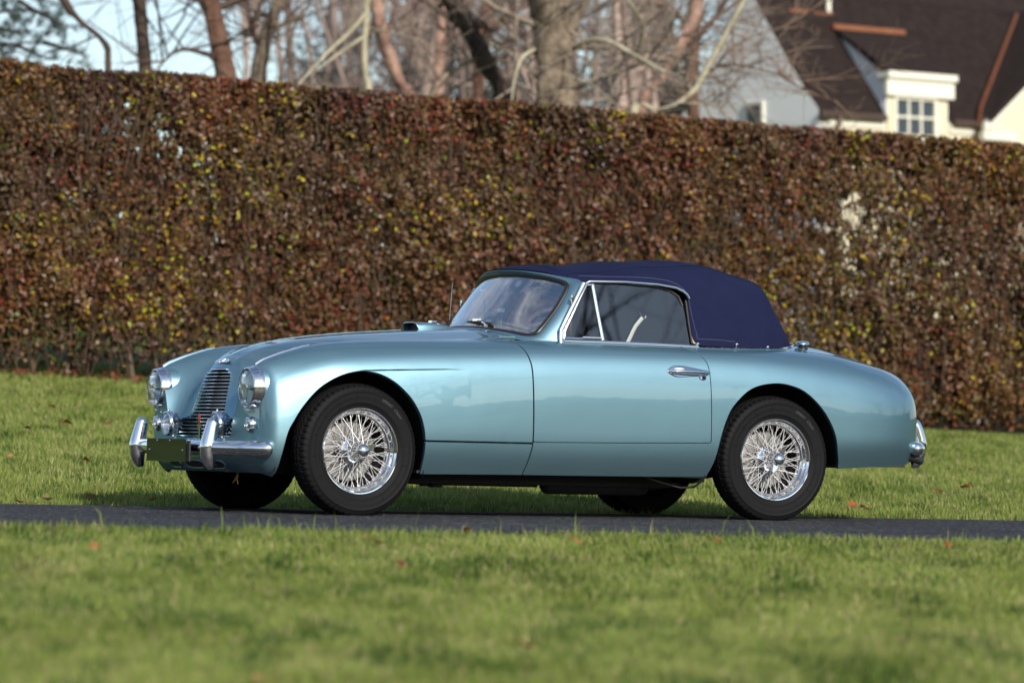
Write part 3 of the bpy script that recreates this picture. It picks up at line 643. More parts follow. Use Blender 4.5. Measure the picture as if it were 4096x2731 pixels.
# roof base and shingle courses (built as stepped rows)
def slope_z(v): return EH + max(v, -.3) * PITCH
MB().plate([(.02, -.06, EH - .072), (1.57, -.06, EH - .072), (1.57, .15, EH + .18), (3.26, .15, EH + .18), (3.26, -.06, EH - .072), (LF, -.06, EH - .072), (LF, AP, RZ), (.02, AP, RZ)], (0, .12, -.12)).build('roof', M['shingle'], house, smooth=False)
MB().plate([(.02, DP + .2, EH - .24), (LF, DP + .2, EH - .24), (LF, AP, RZ), (.02, AP, RZ)], (0, -.12, -.12)).build('roof', M['shingle'], house, smooth=False)
MB().plate([(.32, AP - .02, RZ - .10), (LF, AP - .02, RZ - .10), (LF, 5.5, EH + 6.5), (.32, 5.5, EH + 6.5)], (0, .12, -.12)).build('main_roof', M['shingle2'], house, smooth=False)
roof_o = [c for c in house.children if c.name.startswith('roof')][0]
rr = np.random.default_rng(4); courses = 26; mb = MB()
RDX0, RDX1 = 1.57, 3.26    # dormer span along the front
for r_ in range(courses):
    v0 = -.08 + r_ * (AP + .08) / courses; v1 = v0 + (AP + .08) / courses * 1.12
    u = .0 + (r_ % 2) * -.1
    while u < 6.4:
        w = rr.uniform(.16, .34); a, b = max(u, .0), min(u + w - .008, 6.4); u += w
        if b - a < .03: continue
        if b > RDX0 and a < RDX1 and v0 < 1.3: continue
        if a > 4.05 + max(v0, 0) * 1.5: continue
        dz = rr.uniform(.020, .034); zz0, zz1 = EH + v0 * PITCH + dz, EH + v1 * PITCH + .006
        mb.add([(a, v0, zz0), (b, v0, zz0), (b, v1, zz1), (a, v1, zz1), (a, v0, zz0 - .03), (b, v0, zz0 - .03)], [(0, 1, 2, 3), (4, 5, 1, 0)])
mb.build('shingles', M['shingle2'], roof_o, smooth=False)['kind'] = 'stuff'
# eaves: fascia and gutter, with curved downpipes
MB().box(.25, RDX0 + .02, -.05, -.002, EH - .30, EH - .16).build('fascia', M['white_trim'], house, smooth=False)
MB().box(RDX1 - .02, 3.98, -.05, -.002, EH - .30, EH - .16).build('fascia', M['white_trim'], house, smooth=False)
for (a, b) in ((-.05, RDX0 - .02), (RDX1 + .02, 4.03)):
    MB().tube([(a, -.13, EH - .115), (b, -.13, EH - .115)], .065, 8).build('gutter', M['gutter'], house)
for u in (.42, 3.86):
    MB().tube([(u, -.13, EH - .13), (u, -.15, EH - .24), (u - .05, -.12, EH - .34), (u - .06, -.07, EH - .44), (u - .06, -.06, EH - 1.4), (u - .06, -.06, .05)], .04, 8).build('downpipe', M['gutter'], house)
# dormer
dm = bpy.data.objects.new('dormer', None); COL.objects.link(dm); dm.parent = house
DZ = EH + .66; TV, TZ = 1.35, EH + 1.62
w0, w1, wz0, wz1 = 1.87, 2.81, EH - .38, EH + .26
for (a, b, c, d) in ((RDX0 + .1, w0, EH - .36, DZ), (w1, RDX1 - .1, EH - .36, DZ), (w0, w1, wz1, DZ), (w0, w1, EH - .5, wz0)):
    MB().box(a, b, -.05, .10, c, d).build('front_wall', M['cream'], dm, smooth=False)
for x_ in (RDX0 + .08, RDX1 - .10):
    MB().plate([(x_, -.04, EH - .06), (x_, -.04, DZ - .01), (x_, TV, TZ - .02)], (.02, 0, 0)).build('cheek', M['white_wall'], dm, smooth=False)
MB().box(RDX0 - .02, RDX1 + .02, -.22, .12, DZ - .02, DZ + .10).box(RDX0, RDX1, -.15, -.052, DZ - .34, DZ - .02).build('cornice', M['white_trim'], dm, smooth=False)
MB().plate([(RDX0, -.2, DZ + .105), (RDX1, -.2, DZ + .105), (RDX1, TV, TZ + .06), (RDX0, TV, TZ + .06)], (0, .03, -.05)).build('roof', M['shingle'], dm, smooth=False)
mb = MB()
for k in range(9):
    t0, t1 = k / 9, (k + 1.1) / 9; y0, y1 = -.2 + (TV + .2) * t0, -.2 + (TV + .2) * min(t1, 1); z0, z1 = DZ + .108 + (TZ - DZ - .04) * t0, DZ + .108 + (TZ - DZ - .04) * min(t1, 1)
    mb.add([(RDX0, y0, z0 + .02), (RDX1, y0, z0 + .02), (RDX1, y1, z1 + .003), (RDX0, y1, z1 + .003), (RDX0, y0, z0), (RDX1, y0, z0)], [(0, 1, 2, 3), (4, 5, 1, 0)])
mb.build('shingles', M['shingle2'], dm, smooth=False)['kind'] = 'stuff'
MB().box(RDX0 - .06, RDX1 + .06, TV - .08, TV + .06, TZ + .04, TZ + .13).build('copper_cap', M['copper'], dm, smooth=False)
MB().box(.75, 1.2, TV + .28, TV + .42, TZ + .31, TZ + .40).build('copper_cap', M['copper'], house, smooth=False)
MB().box(1.32, 1.82, TV + .28, TV + .42, TZ + .29, TZ + .38).build('copper_cap', M['copper'], house, smooth=False)
MB().lathe([(.001, .5), (.05, .45), (.05, 0)], 10, (.95, TV + .35, TZ + .35), 'z').build('roof_vent', M['gutter'], house)
MB().lathe([(.001, .5), (.05, .45), (.05, 0)], 10, (1.75, TV + .35, TZ + .35), 'z').build('roof_vent', M['white_trim'], house)
wnd = bpy.data.objects.new('window', None); COL.objects.link(wnd); wnd.parent = dm
fr = MB(); t = .05
fr.box(w0 - .07, w0 + .0, -.09, -.051, wz0 - .08, wz1 + .07).box(w1, w1 + .07, -.09, -.051, wz0 - .08, wz1 + .07).box(w0, w1, -.09, -.051, wz1, wz1 + .07).box(w0 - .1, w1 + .1, -.12, -.051, wz0 - .12, wz0 - .05)
fr.box(w0, w1, -.07, -.02, (wz0 + wz1) / 2 - .02, (wz0 + wz1) / 2 + .02)
for k in (1, 2): x_ = w0 + (w1 - w0) * k / 3; fr.box(x_ - .022, x_ + .022, -.068, -.018, wz0, wz1)
fr.build('frame', M['white_trim'], wnd, smooth=False)
for k in range(3):
    for j in range(2):
        a = w0 + (w1 - w0) * k / 3; b = w0 + (w1 - w0) * (k + 1) / 3; c = wz0 + (wz1 - wz0) * j / 2; d = wz0 + (wz1 - wz0) * (j + 1) / 2
        MB().box(a + .01, b - .01, -.03, -.012, c + .01, d - .01).build('pane', M['pane'], wnd, smooth=False)
# cross gable at the right with its copper valley
G0 = 4.05
MB().plate([(G0, -.3, 0), (G0, -.3, EH + .05), (G0 + 2.75, -.3, EH + 2.25), (G0 + 5.5, -.3, EH + .05), (G0 + 5.5, -.3, 0)], (0, .28, 0)).build('cross_gable_wall', M['cream'], house, smooth=False)
MB().plate([(G0 - .25, -.42, EH - .30), (G0 - .25, -.42, EH - .12), (G0 + 2.75, -.42, EH + 2.34), (G0 + 2.75, -.42, EH + 2.10)], (0, .11, 0)).build('rake_board', M['white_trim'], house, smooth=False)
MB().box(G0 - .3, G0 + .55, -.44, -.301, EH - .42, EH - .28).build('cornice_return', M['white_trim'], house, smooth=False)
MB().plate([(G0 - .2, -.45, EH - .05), (G0 + 2.8, -.45, EH + 2.37), (G0 + 2.8, 1.92, EH + 2.37), (G0 + .05, .05, EH + .20)], (.06, 0, -.06)).build('cross_gable_roof', M['shingle2'], house, smooth=False)
MB().tube([(G0 - .22, -.2, EH - .10), (G0 + .1, .08, EH + .22), (G0 + 2.75, 1.85, EH + 2.30)], .075, 6, flat=.6).build('copper_valley', M['copper'], house)
# ------------------------------------------------------------------ the car
# car frame: x rearwards from the front axle, y away from the viewer's side, z up from the ground
car = empty('vintage_convertible', 'blue-green metallic vintage convertible with navy canvas top and chrome wire wheels', 'car')
Rz = Matrix.Rotation(.4959, 4, 'Z'); Ry = Matrix.Rotation(TILT, 4, 'Y')
car.matrix_world = Matrix.Translation((CX0, 20.3285, 0)) @ Ry @ Rz
def pchip(xs, ys, X):
    xs = np.asarray(xs, float); ys = np.asarray(ys, float); h = np.diff(xs); d = np.diff(ys) / h; m = np.zeros(len(xs))
    for i in range(1, len(xs) - 1):
        if d[i-1] * d[i] > 0:
            w1, w2 = 2*h[i] + h[i-1], h[i] + 2*h[i-1]; m[i] = (w1 + w2) / (w1 / d[i-1] + w2 / d[i])
    m[0], m[-1] = d[0], d[-1]
    X = np.asarray(X, float); i = np.clip(np.searchsorted(xs, X) - 1, 0, len(xs) - 2); t = (X - xs[i]) / h[i]
    tt = np.clip(t, 0, 1)
    y = (2*tt**3 - 3*tt**2 + 1)*ys[i] + (tt**3 - 2*tt**2 + tt)*h[i]*m[i] + (-2*tt**3 + 3*tt**2)*ys[i+1] + (tt**3 - tt**2)*h[i]*m[i+1]
    return y + np.where(t < 0, t*h[i]*m[0], 0) + np.where(t > 1, (t-1)*h[i]*m[-1], 0)
def smooth_tab(xs, ys, X, sig):
    st = .004; G = np.arange(xs[0] - .4, xs[-1] + .4, st); y = pchip(xs, ys, G)
    k = int(4 * sig / st); w = np.exp(-.5 * (np.arange(-k, k + 1) * st / sig) ** 2); w /= w.sum()
    y = np.convolve(np.pad(y, k, mode='reflect', reflect_type='odd'), w, 'valid')
    return np.interp(X, G, y)
def spline_matrix(kn, ts):
    """natural cubic spline through knots kn, evaluated at ts, as a linear map"""
    n = len(kn); h = np.diff(kn); A = np.zeros((n, n)); B = np.zeros((n, n)); A[0, 0] = A[-1, -1] = 1
    for i in range(1, n - 1):
        A[i, i-1], A[i, i], A[i, i+1] = h[i-1], 2*(h[i-1] + h[i]), h[i]
        B[i, i-1] += 6/h[i-1]; B[i, i] -= 6/h[i-1] + 6/h[i]; B[i, i+1] += 6/h[i]
    Sd = np.linalg.solve(A, B); out = np.zeros((len(ts), n))
    for r, t in enumerate(ts):
        i = min(max(np.searchsorted(kn, t) - 1, 0), n - 2); a = (kn[i+1] - t) / h[i]; b = 1 - a
        out[r, i] += a; out[r, i+1] += b
        out[r] += ((a**3 - a) * Sd[i] + (b**3 - b) * Sd[i+1]) * h[i]**2 / 6
    return out
# station table: x | zc | then (y,z) of hood edge, valley, inner fender, crown, shoulder, side, lower side, turn-under, bottom edge
ST = [
 (-.560, .362, .200,.366, .375,.420, .470,.590, .593,.748, .690,.690, .728,.56, .735,.43, .722,.300, .675,.180),
 (-.520, .470, .190,.472, .375,.470, .465,.610, .593,.772, .700,.705, .745,.57, .752,.43, .738,.300, .690,.180),
 (-.480, .628, .180,.612, .370,.545, .462,.645, .593,.789, .708,.720, .757,.58, .764,.43, .750,.300, .705,.180),
 (-.450, .733, .180,.690, .368,.597, .460,.673, .593,.800, .712,.730, .763,.585, .770,.43, .757,.300, .715,.181),
 (-.420, .786, .182,.745, .368,.645, .460,.700, .593,.812, .716,.740, .768,.59, .775,.43, .762,.302, .722,.184),
 (-.360, .828, .190,.800, .375,.708, .468,.745, .595,.832, .724,.757, .776,.60, .783,.43, .769,.305, .728,.190),
 (-.260, .868, .210,.848, .392,.775, .482,.795, .600,.858, .735,.782, .787,.62, .794,.44, .779,.312, .736,.210),
 (-.120, .901, .240,.885, .418,.832, .503,.840, .607,.880, .746,.805, .799,.635, .805,.45, .790,.318, .744,.212),
 ( .100, .934, .270,.920, .440,.880, .522,.877, .614,.898, .753,.825, .808,.65, .814,.46, .797,.325, .748,.214),
 ( .400, .963, .290,.950, .452,.918, .535,.906, .624,.910, .758,.842, .813,.665, .818,.47, .800,.330, .748,.217),
 ( .700, .985, .300,.974, .462,.944, .546,.926, .636,.917, .762,.852, .816,.675, .820,.48, .800,.335, .746,.220),
 (1.000, 1.000,.302,.989, .468,.960, .558,.940, .652,.924, .767,.860, .818,.685, .820,.485, .800,.335, .745,.222),
 (1.300, .995, .304,.985, .472,.960, .570,.945, .668,.927, .771,.864, .820,.69, .820,.485, .800,.335, .745,.223),
 (2.000, .980, .305,.974, .474,.958, .575,.946, .672,.926, .773,.866, .820,.69, .820,.485, .800,.340, .745,.228),
 (2.400, .985, .305,.976, .472,.956, .570,.943, .664,.925, .769,.862, .820,.69, .820,.49, .800,.350, .748,.240),
 (2.700, .988, .304,.976, .466,.953, .556,.935, .645,.917, .760,.850, .816,.68, .818,.49, .800,.370, .750,.262),
 (3.000, .980, .302,.966, .452,.937, .540,.915, .622,.896, .744,.820, .806,.66, .810,.49, .795,.390, .745,.290),
 (3.200, .945, .302,.931, .448,.902, .534,.881, .614,.862, .736,.790, .800,.645, .804,.49, .788,.395, .735,.300),
 (3.400, .898, .302,.884, .446,.860, .532,.843, .612,.828, .734,.758, .800,.630, .804,.49, .786,.400, .730,.306),
 (3.500, .868, .302,.854, .446,.832, .532,.816, .612,.801, .734,.735, .800,.620, .804,.49, .786,.405, .730,.318),
 (3.580, .845, .302,.832, .446,.808, .532,.790, .612,.772, .734,.705, .800,.605, .804,.50, .786,.425, .730,.345),
 (3.640, .790, .302,.780, .446,.758, .532,.742, .612,.726, .734,.668, .800,.590, .804,.50, .786,.440, .730,.380),
 (3.690, .700, .302,.692, .446,.680, .532,.668, .612,.656, .734,.620, .800,.575, .804,.51, .786,.460, .730,.425)]
ST = np.array(ST); SX = ST[:, 0]
XF, XT, FR = -.560, 3.690, .062
sx = np.concatenate([XF + FR * (1 - np.cos(np.linspace(0, math.pi / 2, 12))), np.arange(XF + FR + .006, -.30, .007), np.arange(-.30, 3.05, .013), 3.05 + (XT - 3.05) * np.sin(np.linspace(0, math.pi / 2, 64))])
sx = np.unique(np.round(sx, 5))
sig = .028
cols = [smooth_tab(SX, ST[:, k], sx, sig) for k in range(1, ST.shape[1])]
# keep the grille lean exact at the nose
K = 11; Y = np.zeros((len(sx), K)); Z = np.zeros((len(sx), K))
Z[:, 0] = cols[0]; Y[:, 2:] = np.stack(cols[1::2], 1); Z[:, 2:] = np.stack(cols[2::2], 1)
Y[:, 1] = Y[:, 2] * .55; Z[:, 1] = Z[:, 0] + (Z[:, 2] - Z[:, 0]) * .26
tt = np.clip((sx - 2.9) / (XT - 2.9), 0, 1); plan = np.clip(1 - tt ** 3.0, 0, 1) ** (1 / 3.0); Y *= plan[:, None]
kn_h = np.cumsum([0, .16, .14, .165, .115, .125, .13, .165, .17, .14, .12])
kn = np.concatenate([-kn_h[:0:-1], kn_h])
th = np.concatenate([np.linspace(0, kn_h[3], 46)[:-1], np.linspace(kn_h[3], kn_h[6], 46)[:-1], np.linspace(kn_h[6], kn_h[7], 64)[:-1], np.linspace(kn_h[7], kn_h[10], 52)])
ts = np.concatenate([-th[:0:-1], th]); SM = spline_matrix(kn, ts)
PY = np.concatenate([-Y[:, :0:-1], Y], 1) @ SM.T; PZ = np.concatenate([Z[:, :0:-1], Z], 1) @ SM.T
# fillet towards the flat front panel (outer part of the section only)
def sect_normals(PY, PZ):
    dy = np.gradient(PY, axis=1); dz = np.gradient(PZ, axis=1); l = np.hypot(dy, dz) + 1e-9; return -dz / l, dy / l   # outward for left-to-right walk
ny, nz = sect_normals(PY, PZ)
q = np.clip((XF + FR - sx) / FR, 0, 1); inset = FR * (1 - np.sqrt(np.clip(1 - q * q, 0, 1)))
wv = np.clip((np.abs(ts) - kn_h[5] + .03) / (kn_h[6] - kn_h[5]), 0, 1); wv = wv * wv * (3 - 2 * wv)
PY = PY - ny * inset[:, None] * wv[None]; PZ = PZ - nz * inset[:, None] * wv[None]
PX = np.repeat(sx[:, None], len(ts), 1)
# crease behind the front wheel arch: skin below the line steps in a little
def body_deform(x, y, z):
    amp = .009 * np.clip((x + .02) / .1, 0, 1) * np.clip((.62 - x) / .45, 0, 1)
    zl = .742 + .02 * np.clip(x / .5, 0, 1); below = zl - z
    st = np.clip(below / .0028, 0, 1) * np.clip(1 - below / .16, 0, 1)
    return y - np.sign(y) * amp * st * (np.abs(y) > .6)
PY = body_deform(PX, PY, PZ)
bow_w = np.clip((.0 - PX) / .4, 0, 1); bow_w = bow_w * bow_w * (3 - 2 * bow_w)
PX = PX + .11 * np.clip(np.abs(PY), 0, .72) ** 2 * bow_w + 5.0 * np.clip(.305 - PZ, 0, .2) ** 2 * bow_w
GV = np.stack([PX, PY, PZ], -1)
du = np.gradient(GV, axis=0); dv = np.gradient(GV, axis=1); GN = np.cross(dv, du); ln = np.linalg.norm(GN, axis=2); ok = ln > 1e-12
GN = np.where(ok[..., None], GN / np.maximum(ln, 1e-12)[..., None], np.array([1., 0, 0]))
mid = GN[len(sx)//2, len(ts)//2]
if mid[2] < 0: GN = -GN
ni, nj = GV.shape[:2]
BV = GV.reshape(-1, 3); BN = GN.reshape(-1, 3)
i = (np.arange(ni - 1)[:, None] * nj + np.arange(nj - 1)[None]).ravel()
BQ = np.stack([i, i + 1, i + nj + 1, i + nj], -1)
# make winding agree with normals
fn = np.cross(BV[BQ[:, 1]] - BV[BQ[:, 0]], BV[BQ[:, 2]] - BV[BQ[:, 0]])
if (fn * BN[BQ[:, 0]]).sum() < 0: BQ = BQ[:, ::-1]
def poly_sdf(P, poly):
    """signed distance (negative inside) of 2-D points to a closed polygon"""
    P = np.asarray(P); poly = np.asarray(poly, float); A = poly; B = np.roll(poly, -1, 0); best = np.full(len(P), 1e9); ins = np.zeros(len(P), bool)
    for a, b in zip(A, B):
        e = b - a; t = np.clip(((P - a) @ e) / max(e @ e, 1e-12), 0, 1); d = np.hypot(P[:, 0] - a[0] - t * e[0], P[:, 1] - a[1] - t * e[1]); best = np.minimum(best, d)
        c = ((a[1] > P[:, 1]) != (b[1] > P[:, 1])) & (P[:, 0] < (b[0] - a[0]) * (P[:, 1] - a[1]) / (b[1] - a[1] + 1e-15) + a[0]); ins ^= c
    return np.where(ins, -best, best)
def cr_curve(pts, n=6, closed=False):
    P = [np.array(p, float) for p in pts]; m = len(P); out = []
    for i in range(m if closed else m - 1):
        p0 = P[i-1] if (closed or i > 0) else 2*P[0] - P[1]; p1 = P[i]; p2 = P[(i+1) % m]; p3 = P[(i+2) % m] if (closed or i + 2 < m) else 2*P[-1] - P[-2]
        for u in np.linspace(0, 1, n + 1)[:-1]:
            out.append(.5 * ((2*p1) + (-p0+p2)*u + (2*p0-5*p1+4*p2-p3)*u*u + (-p0+3*p1-3*p2+p3)*u**3))
    if not closed: out.append(P[-1])
    return np.array(out)
class Skin:
    """polygon soup with vertex normals that can be cut along level sets"""
    def __init__(s, V, N, F): s.V = V; s.N = N; s.F = F
    def cut(s, fld):
        """keep the part where fld(V) > 0"""
        f = fld(s.V); f = np.where(np.abs(f) < 1e-7, 1e-7, f)
        used = set(); keep = []; V = list(); N = list(); nv = len(s.V); cache = {}; extraV = []; extraN = []
        pos = f > 0
        if isinstance(s.F, np.ndarray):
            c = pos[s.F].sum(1); full = s.F[c == s.F.shape[1]]; mixed = s.F[(c > 0) & (c < s.F.shape[1])].tolist(); out = full.tolist()
        else:
            out = []; mixed = []
            for q in s.F:
                k = sum(1 for i in q if pos[i])
                if k == len(q): out.append(q)
                elif k: mixed.append(q)
        def cross(a, b):
            key = (a, b) if a < b else (b, a)
            if key not in cache:
                t = f[key[0]] / (f[key[0]] - f[key[1]]); v = s.V[key[0]] * (1-t) + s.V[key[1]] * t; n = s.N[key[0]] * (1-t) + s.N[key[1]] * t
                cache[key] = nv + len(extraV); extraV.append(v); extraN.append(n / max(np.linalg.norm(n), 1e-9))
            return cache[key]
        for q in mixed:
            r = []
            for i in range(len(q)):
                a, b = q[i], q[(i+1) % len(q)]
                if pos[a]: r.append(a)
                if pos[a] != pos[b]: r.append(cross(a, b))
            if len(r) > 2: out.append(r)
        V2 = np.concatenate([s.V, np.array(extraV).reshape(-1, 3)]); N2 = np.concatenate([s.N, np.array(extraN).reshape(-1, 3)])
        return Skin(V2, N2, out)
    def compact(s):
        F = [list(map(int, q)) for q in s.F]; u = np.unique(np.concatenate([np.array(q) for q in F])); mp = np.full(len(s.V), -1); mp[u] = np.arange(len(u))
        return Skin(s.V[u], s.N[u], [[int(mp[i]) for i in q] for q in F])
    def build(s, name, mt, parent, flange=.014, fdir=None):
        s = s.compact(); V = s.V.tolist(); N = s.N.tolist(); F = [tuple(q) for q in s.F]
        if flange:
            cnt = {}
            for q in F:
                for i in range(len(q)):
                    a, b = q[i], q[(i+1) % len(q)]; cnt[(a, b)] = cnt.get((a, b), 0) + 1
            be = [e for e in cnt if (e[1], e[0]) not in cnt]; mp = {}
            acc = {}
            for a, b in be:
                va, vb = np.array(V[a]), np.array(V[b]); nrm = np.array(N[a]) + np.array(N[b]); o = np.cross(vb - va, nrm); l = np.linalg.norm(o); o = o / l if l > 1e-9 else nrm * 0
                for k in (a, b): acc[k] = acc.get(k, 0) + o
            for k, o in acc.items():
                l = np.linalg.norm(o); o = o / l if l > 1e-9 else np.array(N[k]); nk = np.array(N[k]) if fdir is None else -np.array(fdir)
                # a small rolled edge, then the return
                i0 = len(V); V.append(V[k]); N.append(((o + nk) / (np.linalg.norm(o + nk) + 1e-9)).tolist())
                V.append((np.array(V[k]) + o * .0018 - nk * .003).tolist()); N.append(o.tolist())
                V.append((np.array(V[k]) + o * .0018 - nk * flange).tolist()); N.append(o.tolist()); mp[k] = i0
            for a, b in be:
                A, B = mp[a], mp[b]
                F.append((B, A, A + 1, B + 1)); F.append((B + 1, A + 1, A + 2, B + 2))
        me = bpy.data.meshes.new(name); me.from_pydata(V, [], F)
        me.polygons.foreach_set('use_smooth', [True] * len(me.polygons)); me.update()
        me.normals_split_custom_set_from_vertices(N)
        return link(name, me, mt, parent)
base = Skin(BV, BN, BQ)
# outlines in the side view (x,z)
arch_f = [(-.435,.10),(-.425,.22),(-.418,.30),(-.396,.41),(-.365,.475),(-.317,.551),(-.244,.633),(-.170,.686),(-.085,.723),(.0,.739),(.083,.733),(.147,.712),(.212,.673),(.278,.612),(.325,.544),(.352,.481),(.369,.401),(.374,.30),(.375,.22),(.375,.10)]
arch_r = [(2.085,.10),(2.10,.22),(2.122,.30),(2.148,.449),(2.193,.574),(2.248,.644),(2.319,.701),(2.399,.731),(2.505,.744),(2.595,.733),(2.678,.704),(2.762,.643),(2.830,.568),(2.882,.479),(2.914,.375),(2.945,.29),(2.97,.10)]
arch_fc = cr_curve(arch_f, 5); arch_rc = cr_curve(arch_r, 5)
def side_sdf(V, poly): return poly_sdf(V[:, [0, 2]], poly)
def outside_arches(V):
    d = np.minimum(side_sdf(V, arch_fc), side_sdf(V, arch_rc)); return np.where(np.abs(V[:, 1]) > .45, d, np.maximum(d, .05))
door_c = cr_curve([(.949,.925),(.960,.905),(.973,.872),(.985,.82),(.991,.77),(.996,.60),(1.001,.394)], 5).tolist() + [(1.5,.400),(2.088,.411)] + cr_curve([(2.088,.412),(2.081,.624),(2.073,.804),(2.061,.852),(2.032,.893),(1.99,.918),(1.95,.932)], 5).tolist() + [(1.9,.96),(.95,.96)]
# top edge of the door is the belt
seam_c = cr_curve([(.975,.15),(.979,.235),(.986,.269),(.996,.34),(1.001,.394),(.996,.60),(.991,.77),(.985,.82),(.973,.872),(.960,.905),(.949,.925),(.935,.95),(.915,.985),(.895,1.05)], 5)
def seam_f(V): # + in front of the bonnet/door seam
    return np.interp(V[:, 2], seam_c[:, 1], seam_c[:, 0]) - V[:, 0]
def belt_f(V): # + outside of cockpit opening
    hw = np.interp(V[:, 0], [1.0, 1.12, 1.22, 1.34, 2.3, 2.5, 2.7, 2.8], [.0, .46, .56, .64, .64, .60, .42, 0]); return np.where((V[:, 0] > 1.0) & (V[:, 0] < 2.8), np.abs(V[:, 1]) - hw, np.maximum(np.abs(V[:, 0] - 1.9) - .9, .0))
g_ = .0028
grille_h = [(0,.748),(.06,.745),(.11,.733),(.145,.712),(.160,.690),(.172,.655),(.195,.58),(.214,.515),(.226,.497),(.26,.487),(.33,.482),(.385,.476),(.402,.462),(.408,.435),(.402,.403),(.385,.388),(.33,.381),(0,.376)]
grille_poly = [(-a, b) for a, b in grille_h[::-1]][:-1] + grille_h
grille_poly = np.array(grille_poly)
def grille_f(V): return np.where(V[:, 0] < -.25, poly_sdf(V[:, [1, 2]], grille_poly), .2)
A_ = base.cut(outside_arches)
bon = A_.cut(lambda V: seam_f(V) - g_ * 2.1).cut(lambda V: np.maximum(V[:, 2] - .3930, -.05 - V[:, 0]))
bon_all = bon
bon = bon.cut(grille_f)
bonnet = bon.build('bonnet', M['paint'], car, flange=.03)
bonnet['label'] = 'one-piece bonnet with both front wings'
fsill = A_.cut(lambda V: seam_f(V) - g_ * 2.1).cut(lambda V: .3815 - V[:, 2]).cut(lambda V: V[:, 0] - .15)
for sgn in (-1, 1): fsill.cut(lambda V: sgn * V[:, 1]).build('sill_panel', M['paint'], car, flange=.02)
rest = A_.cut(lambda V: -seam_f(V) - g_)
def door_f(V): return np.where(np.abs(V[:, 1]) > .5, side_sdf(V, np.array(door_c)), .3)
for sgn in (-1, 1):
    d = rest.cut(lambda V: -door_f(V) - g_).cut(lambda V: sgn * V[:, 1] - .3).cut(lambda V: np.abs(V[:, 1]) - .64)
    dob = d.build('door', M['paint'], car, flange=.02)
    if sgn < 0: near_door = dob; dob['label'] = 'door on the viewer side'
    else: far_door = dob
boot_c = cr_curve([(3.10,-.36),(3.06,0),(3.10,.36),(3.3,.42),(3.5,.40),(3.60,.25),(3.62,0),(3.60,-.25),(3.5,-.40),(3.3,-.42)], 6, True)
def boot_f(V): return np.where((V[:, 2] > .6) & (V[:, 0] > 2.9), poly_sdf(V[:, [0, 1]], boot_c), .5)
body = rest.cut(lambda V: door_f(V) - g_).cut(belt_f)
body_o = body.cut(lambda V: boot_f(V) - g_).build('body', M['paint'], car, flange=.02)
rest.cut(lambda V: -boot_f(V) - g_).build('boot_lid', M['paint'], car, flange=.015)
# flat front panel closing the nose, with the lower grille opening
row0 = GV[0]; fr_pts = [tuple(p) for p in row0]
sel = np.abs(row0[:, 1])
fp = bmesh.new()
outl = [p for p in fr_pts]
zb = outl[0][2]
bot = [(XF + .11 * yy * yy, yy, zb - .004 * (1 - (yy / .68) ** 2)) for yy in np.linspace(outl[-1][1], outl[0][1], 30)[1:-1]]
loop = outl + bot
# build as vertical strips so that the bow of the panel stays smooth
yy = np.unique(np.round(np.concatenate([np.linspace(-.70, .70, 201), [outl[0][1], outl[-1][1]]]), 5))
oy = np.array([p[1] for p in outl]); oz = np.array([p[2] for p in outl])
def ztop_at(y):
    best = -1
    for k in range(len(oy) - 1):
        a, b = oy[k], oy[k+1]
        if (a - y) * (b - y) <= 0 and abs(b - a) > 1e-9: best = max(best, oz[k] + (oz[k+1] - oz[k]) * (y - a) / (b - a))
    return best
def zbot_at(y):
    cand = []
    for k in range(len(oy) - 1):
        a, b = oy[k], oy[k+1]
        if (a - y) * (b - y) <= 0 and abs(b - a) > 1e-9: cand.append(oz[k] + (oz[k+1] - oz[k]) * (y - a) / (b - a))
    return min(cand) if abs(y) > abs(outl[0][1]) and cand else zb
ymax = max(oy) - 1e-4; yy = yy[np.abs(yy) < ymax]; rows = []
for y in yy:
    a, b = zbot_at(y), ztop_at(y); rows.append([(XF + .11 * y * y + 5.0 * max(0, .305 - (a + (b - a) * t)) ** 2, y, a + (b - a) * t) for t in np.linspace(0, 1, 41)])
FV = np.array(rows); FNm = np.zeros_like(FV); FNm[..., 0] = -1; FNm[..., 1] = .22 * FV[..., 1]; FNm[..., 2] = -10 * np.clip(.305 - FV[..., 2], 0, 1); FNm /= np.linalg.norm(FNm, axis=2)[..., None]
a_, b_ = FV.shape[:2]; i = (np.arange(a_ - 1)[:, None] * b_ + np.arange(b_ - 1)[None]).ravel(); FQ = np.stack([i, i + b_, i + b_ + 1, i + 1], -1)
fnn = np.cross(FV.reshape(-1,3)[FQ[:,1]] - FV.reshape(-1,3)[FQ[:,0]], FV.reshape(-1,3)[FQ[:,2]] - FV.reshape(-1,3)[FQ[:,0]])
if fnn[:, 0].sum() > 0: FQ = FQ[:, ::-1]
Skin(FV.reshape(-1, 3), FNm.reshape(-1, 3), FQ).cut(grille_f).build('front_panel', M['paint'], car, flange=.03, fdir=(1, 0, 0))
# ------------------------------------------------------------------ car: surface look-ups
def top_z(x, y):
    d = (BV[:, 0] - x) ** 2 + (BV[:, 1] - y) ** 2 + np.where(BV[:, 2] < .6, 1, 0); return float(BV[np.argmin(d), 2])
def side_y(x, z):
    m = BV[:, 1] > .3; d = np.where(m, (BV[:, 0] - x) ** 2 + (BV[:, 2] - z) ** 2, 9); return float(BV[np.argmin(d), 1])
def part(mb, name, m, parent=car, **k): return mb.build(name, M[m] if isinstance(m, str) else m, parent, **k)
def group_part(name, parent=car, loc=(0, 0, 0)):
    o = bpy.data.objects.new(name, None); COL.objects.link(o); o.parent = parent; o.location = loc; o.empty_display_size = .1; return o
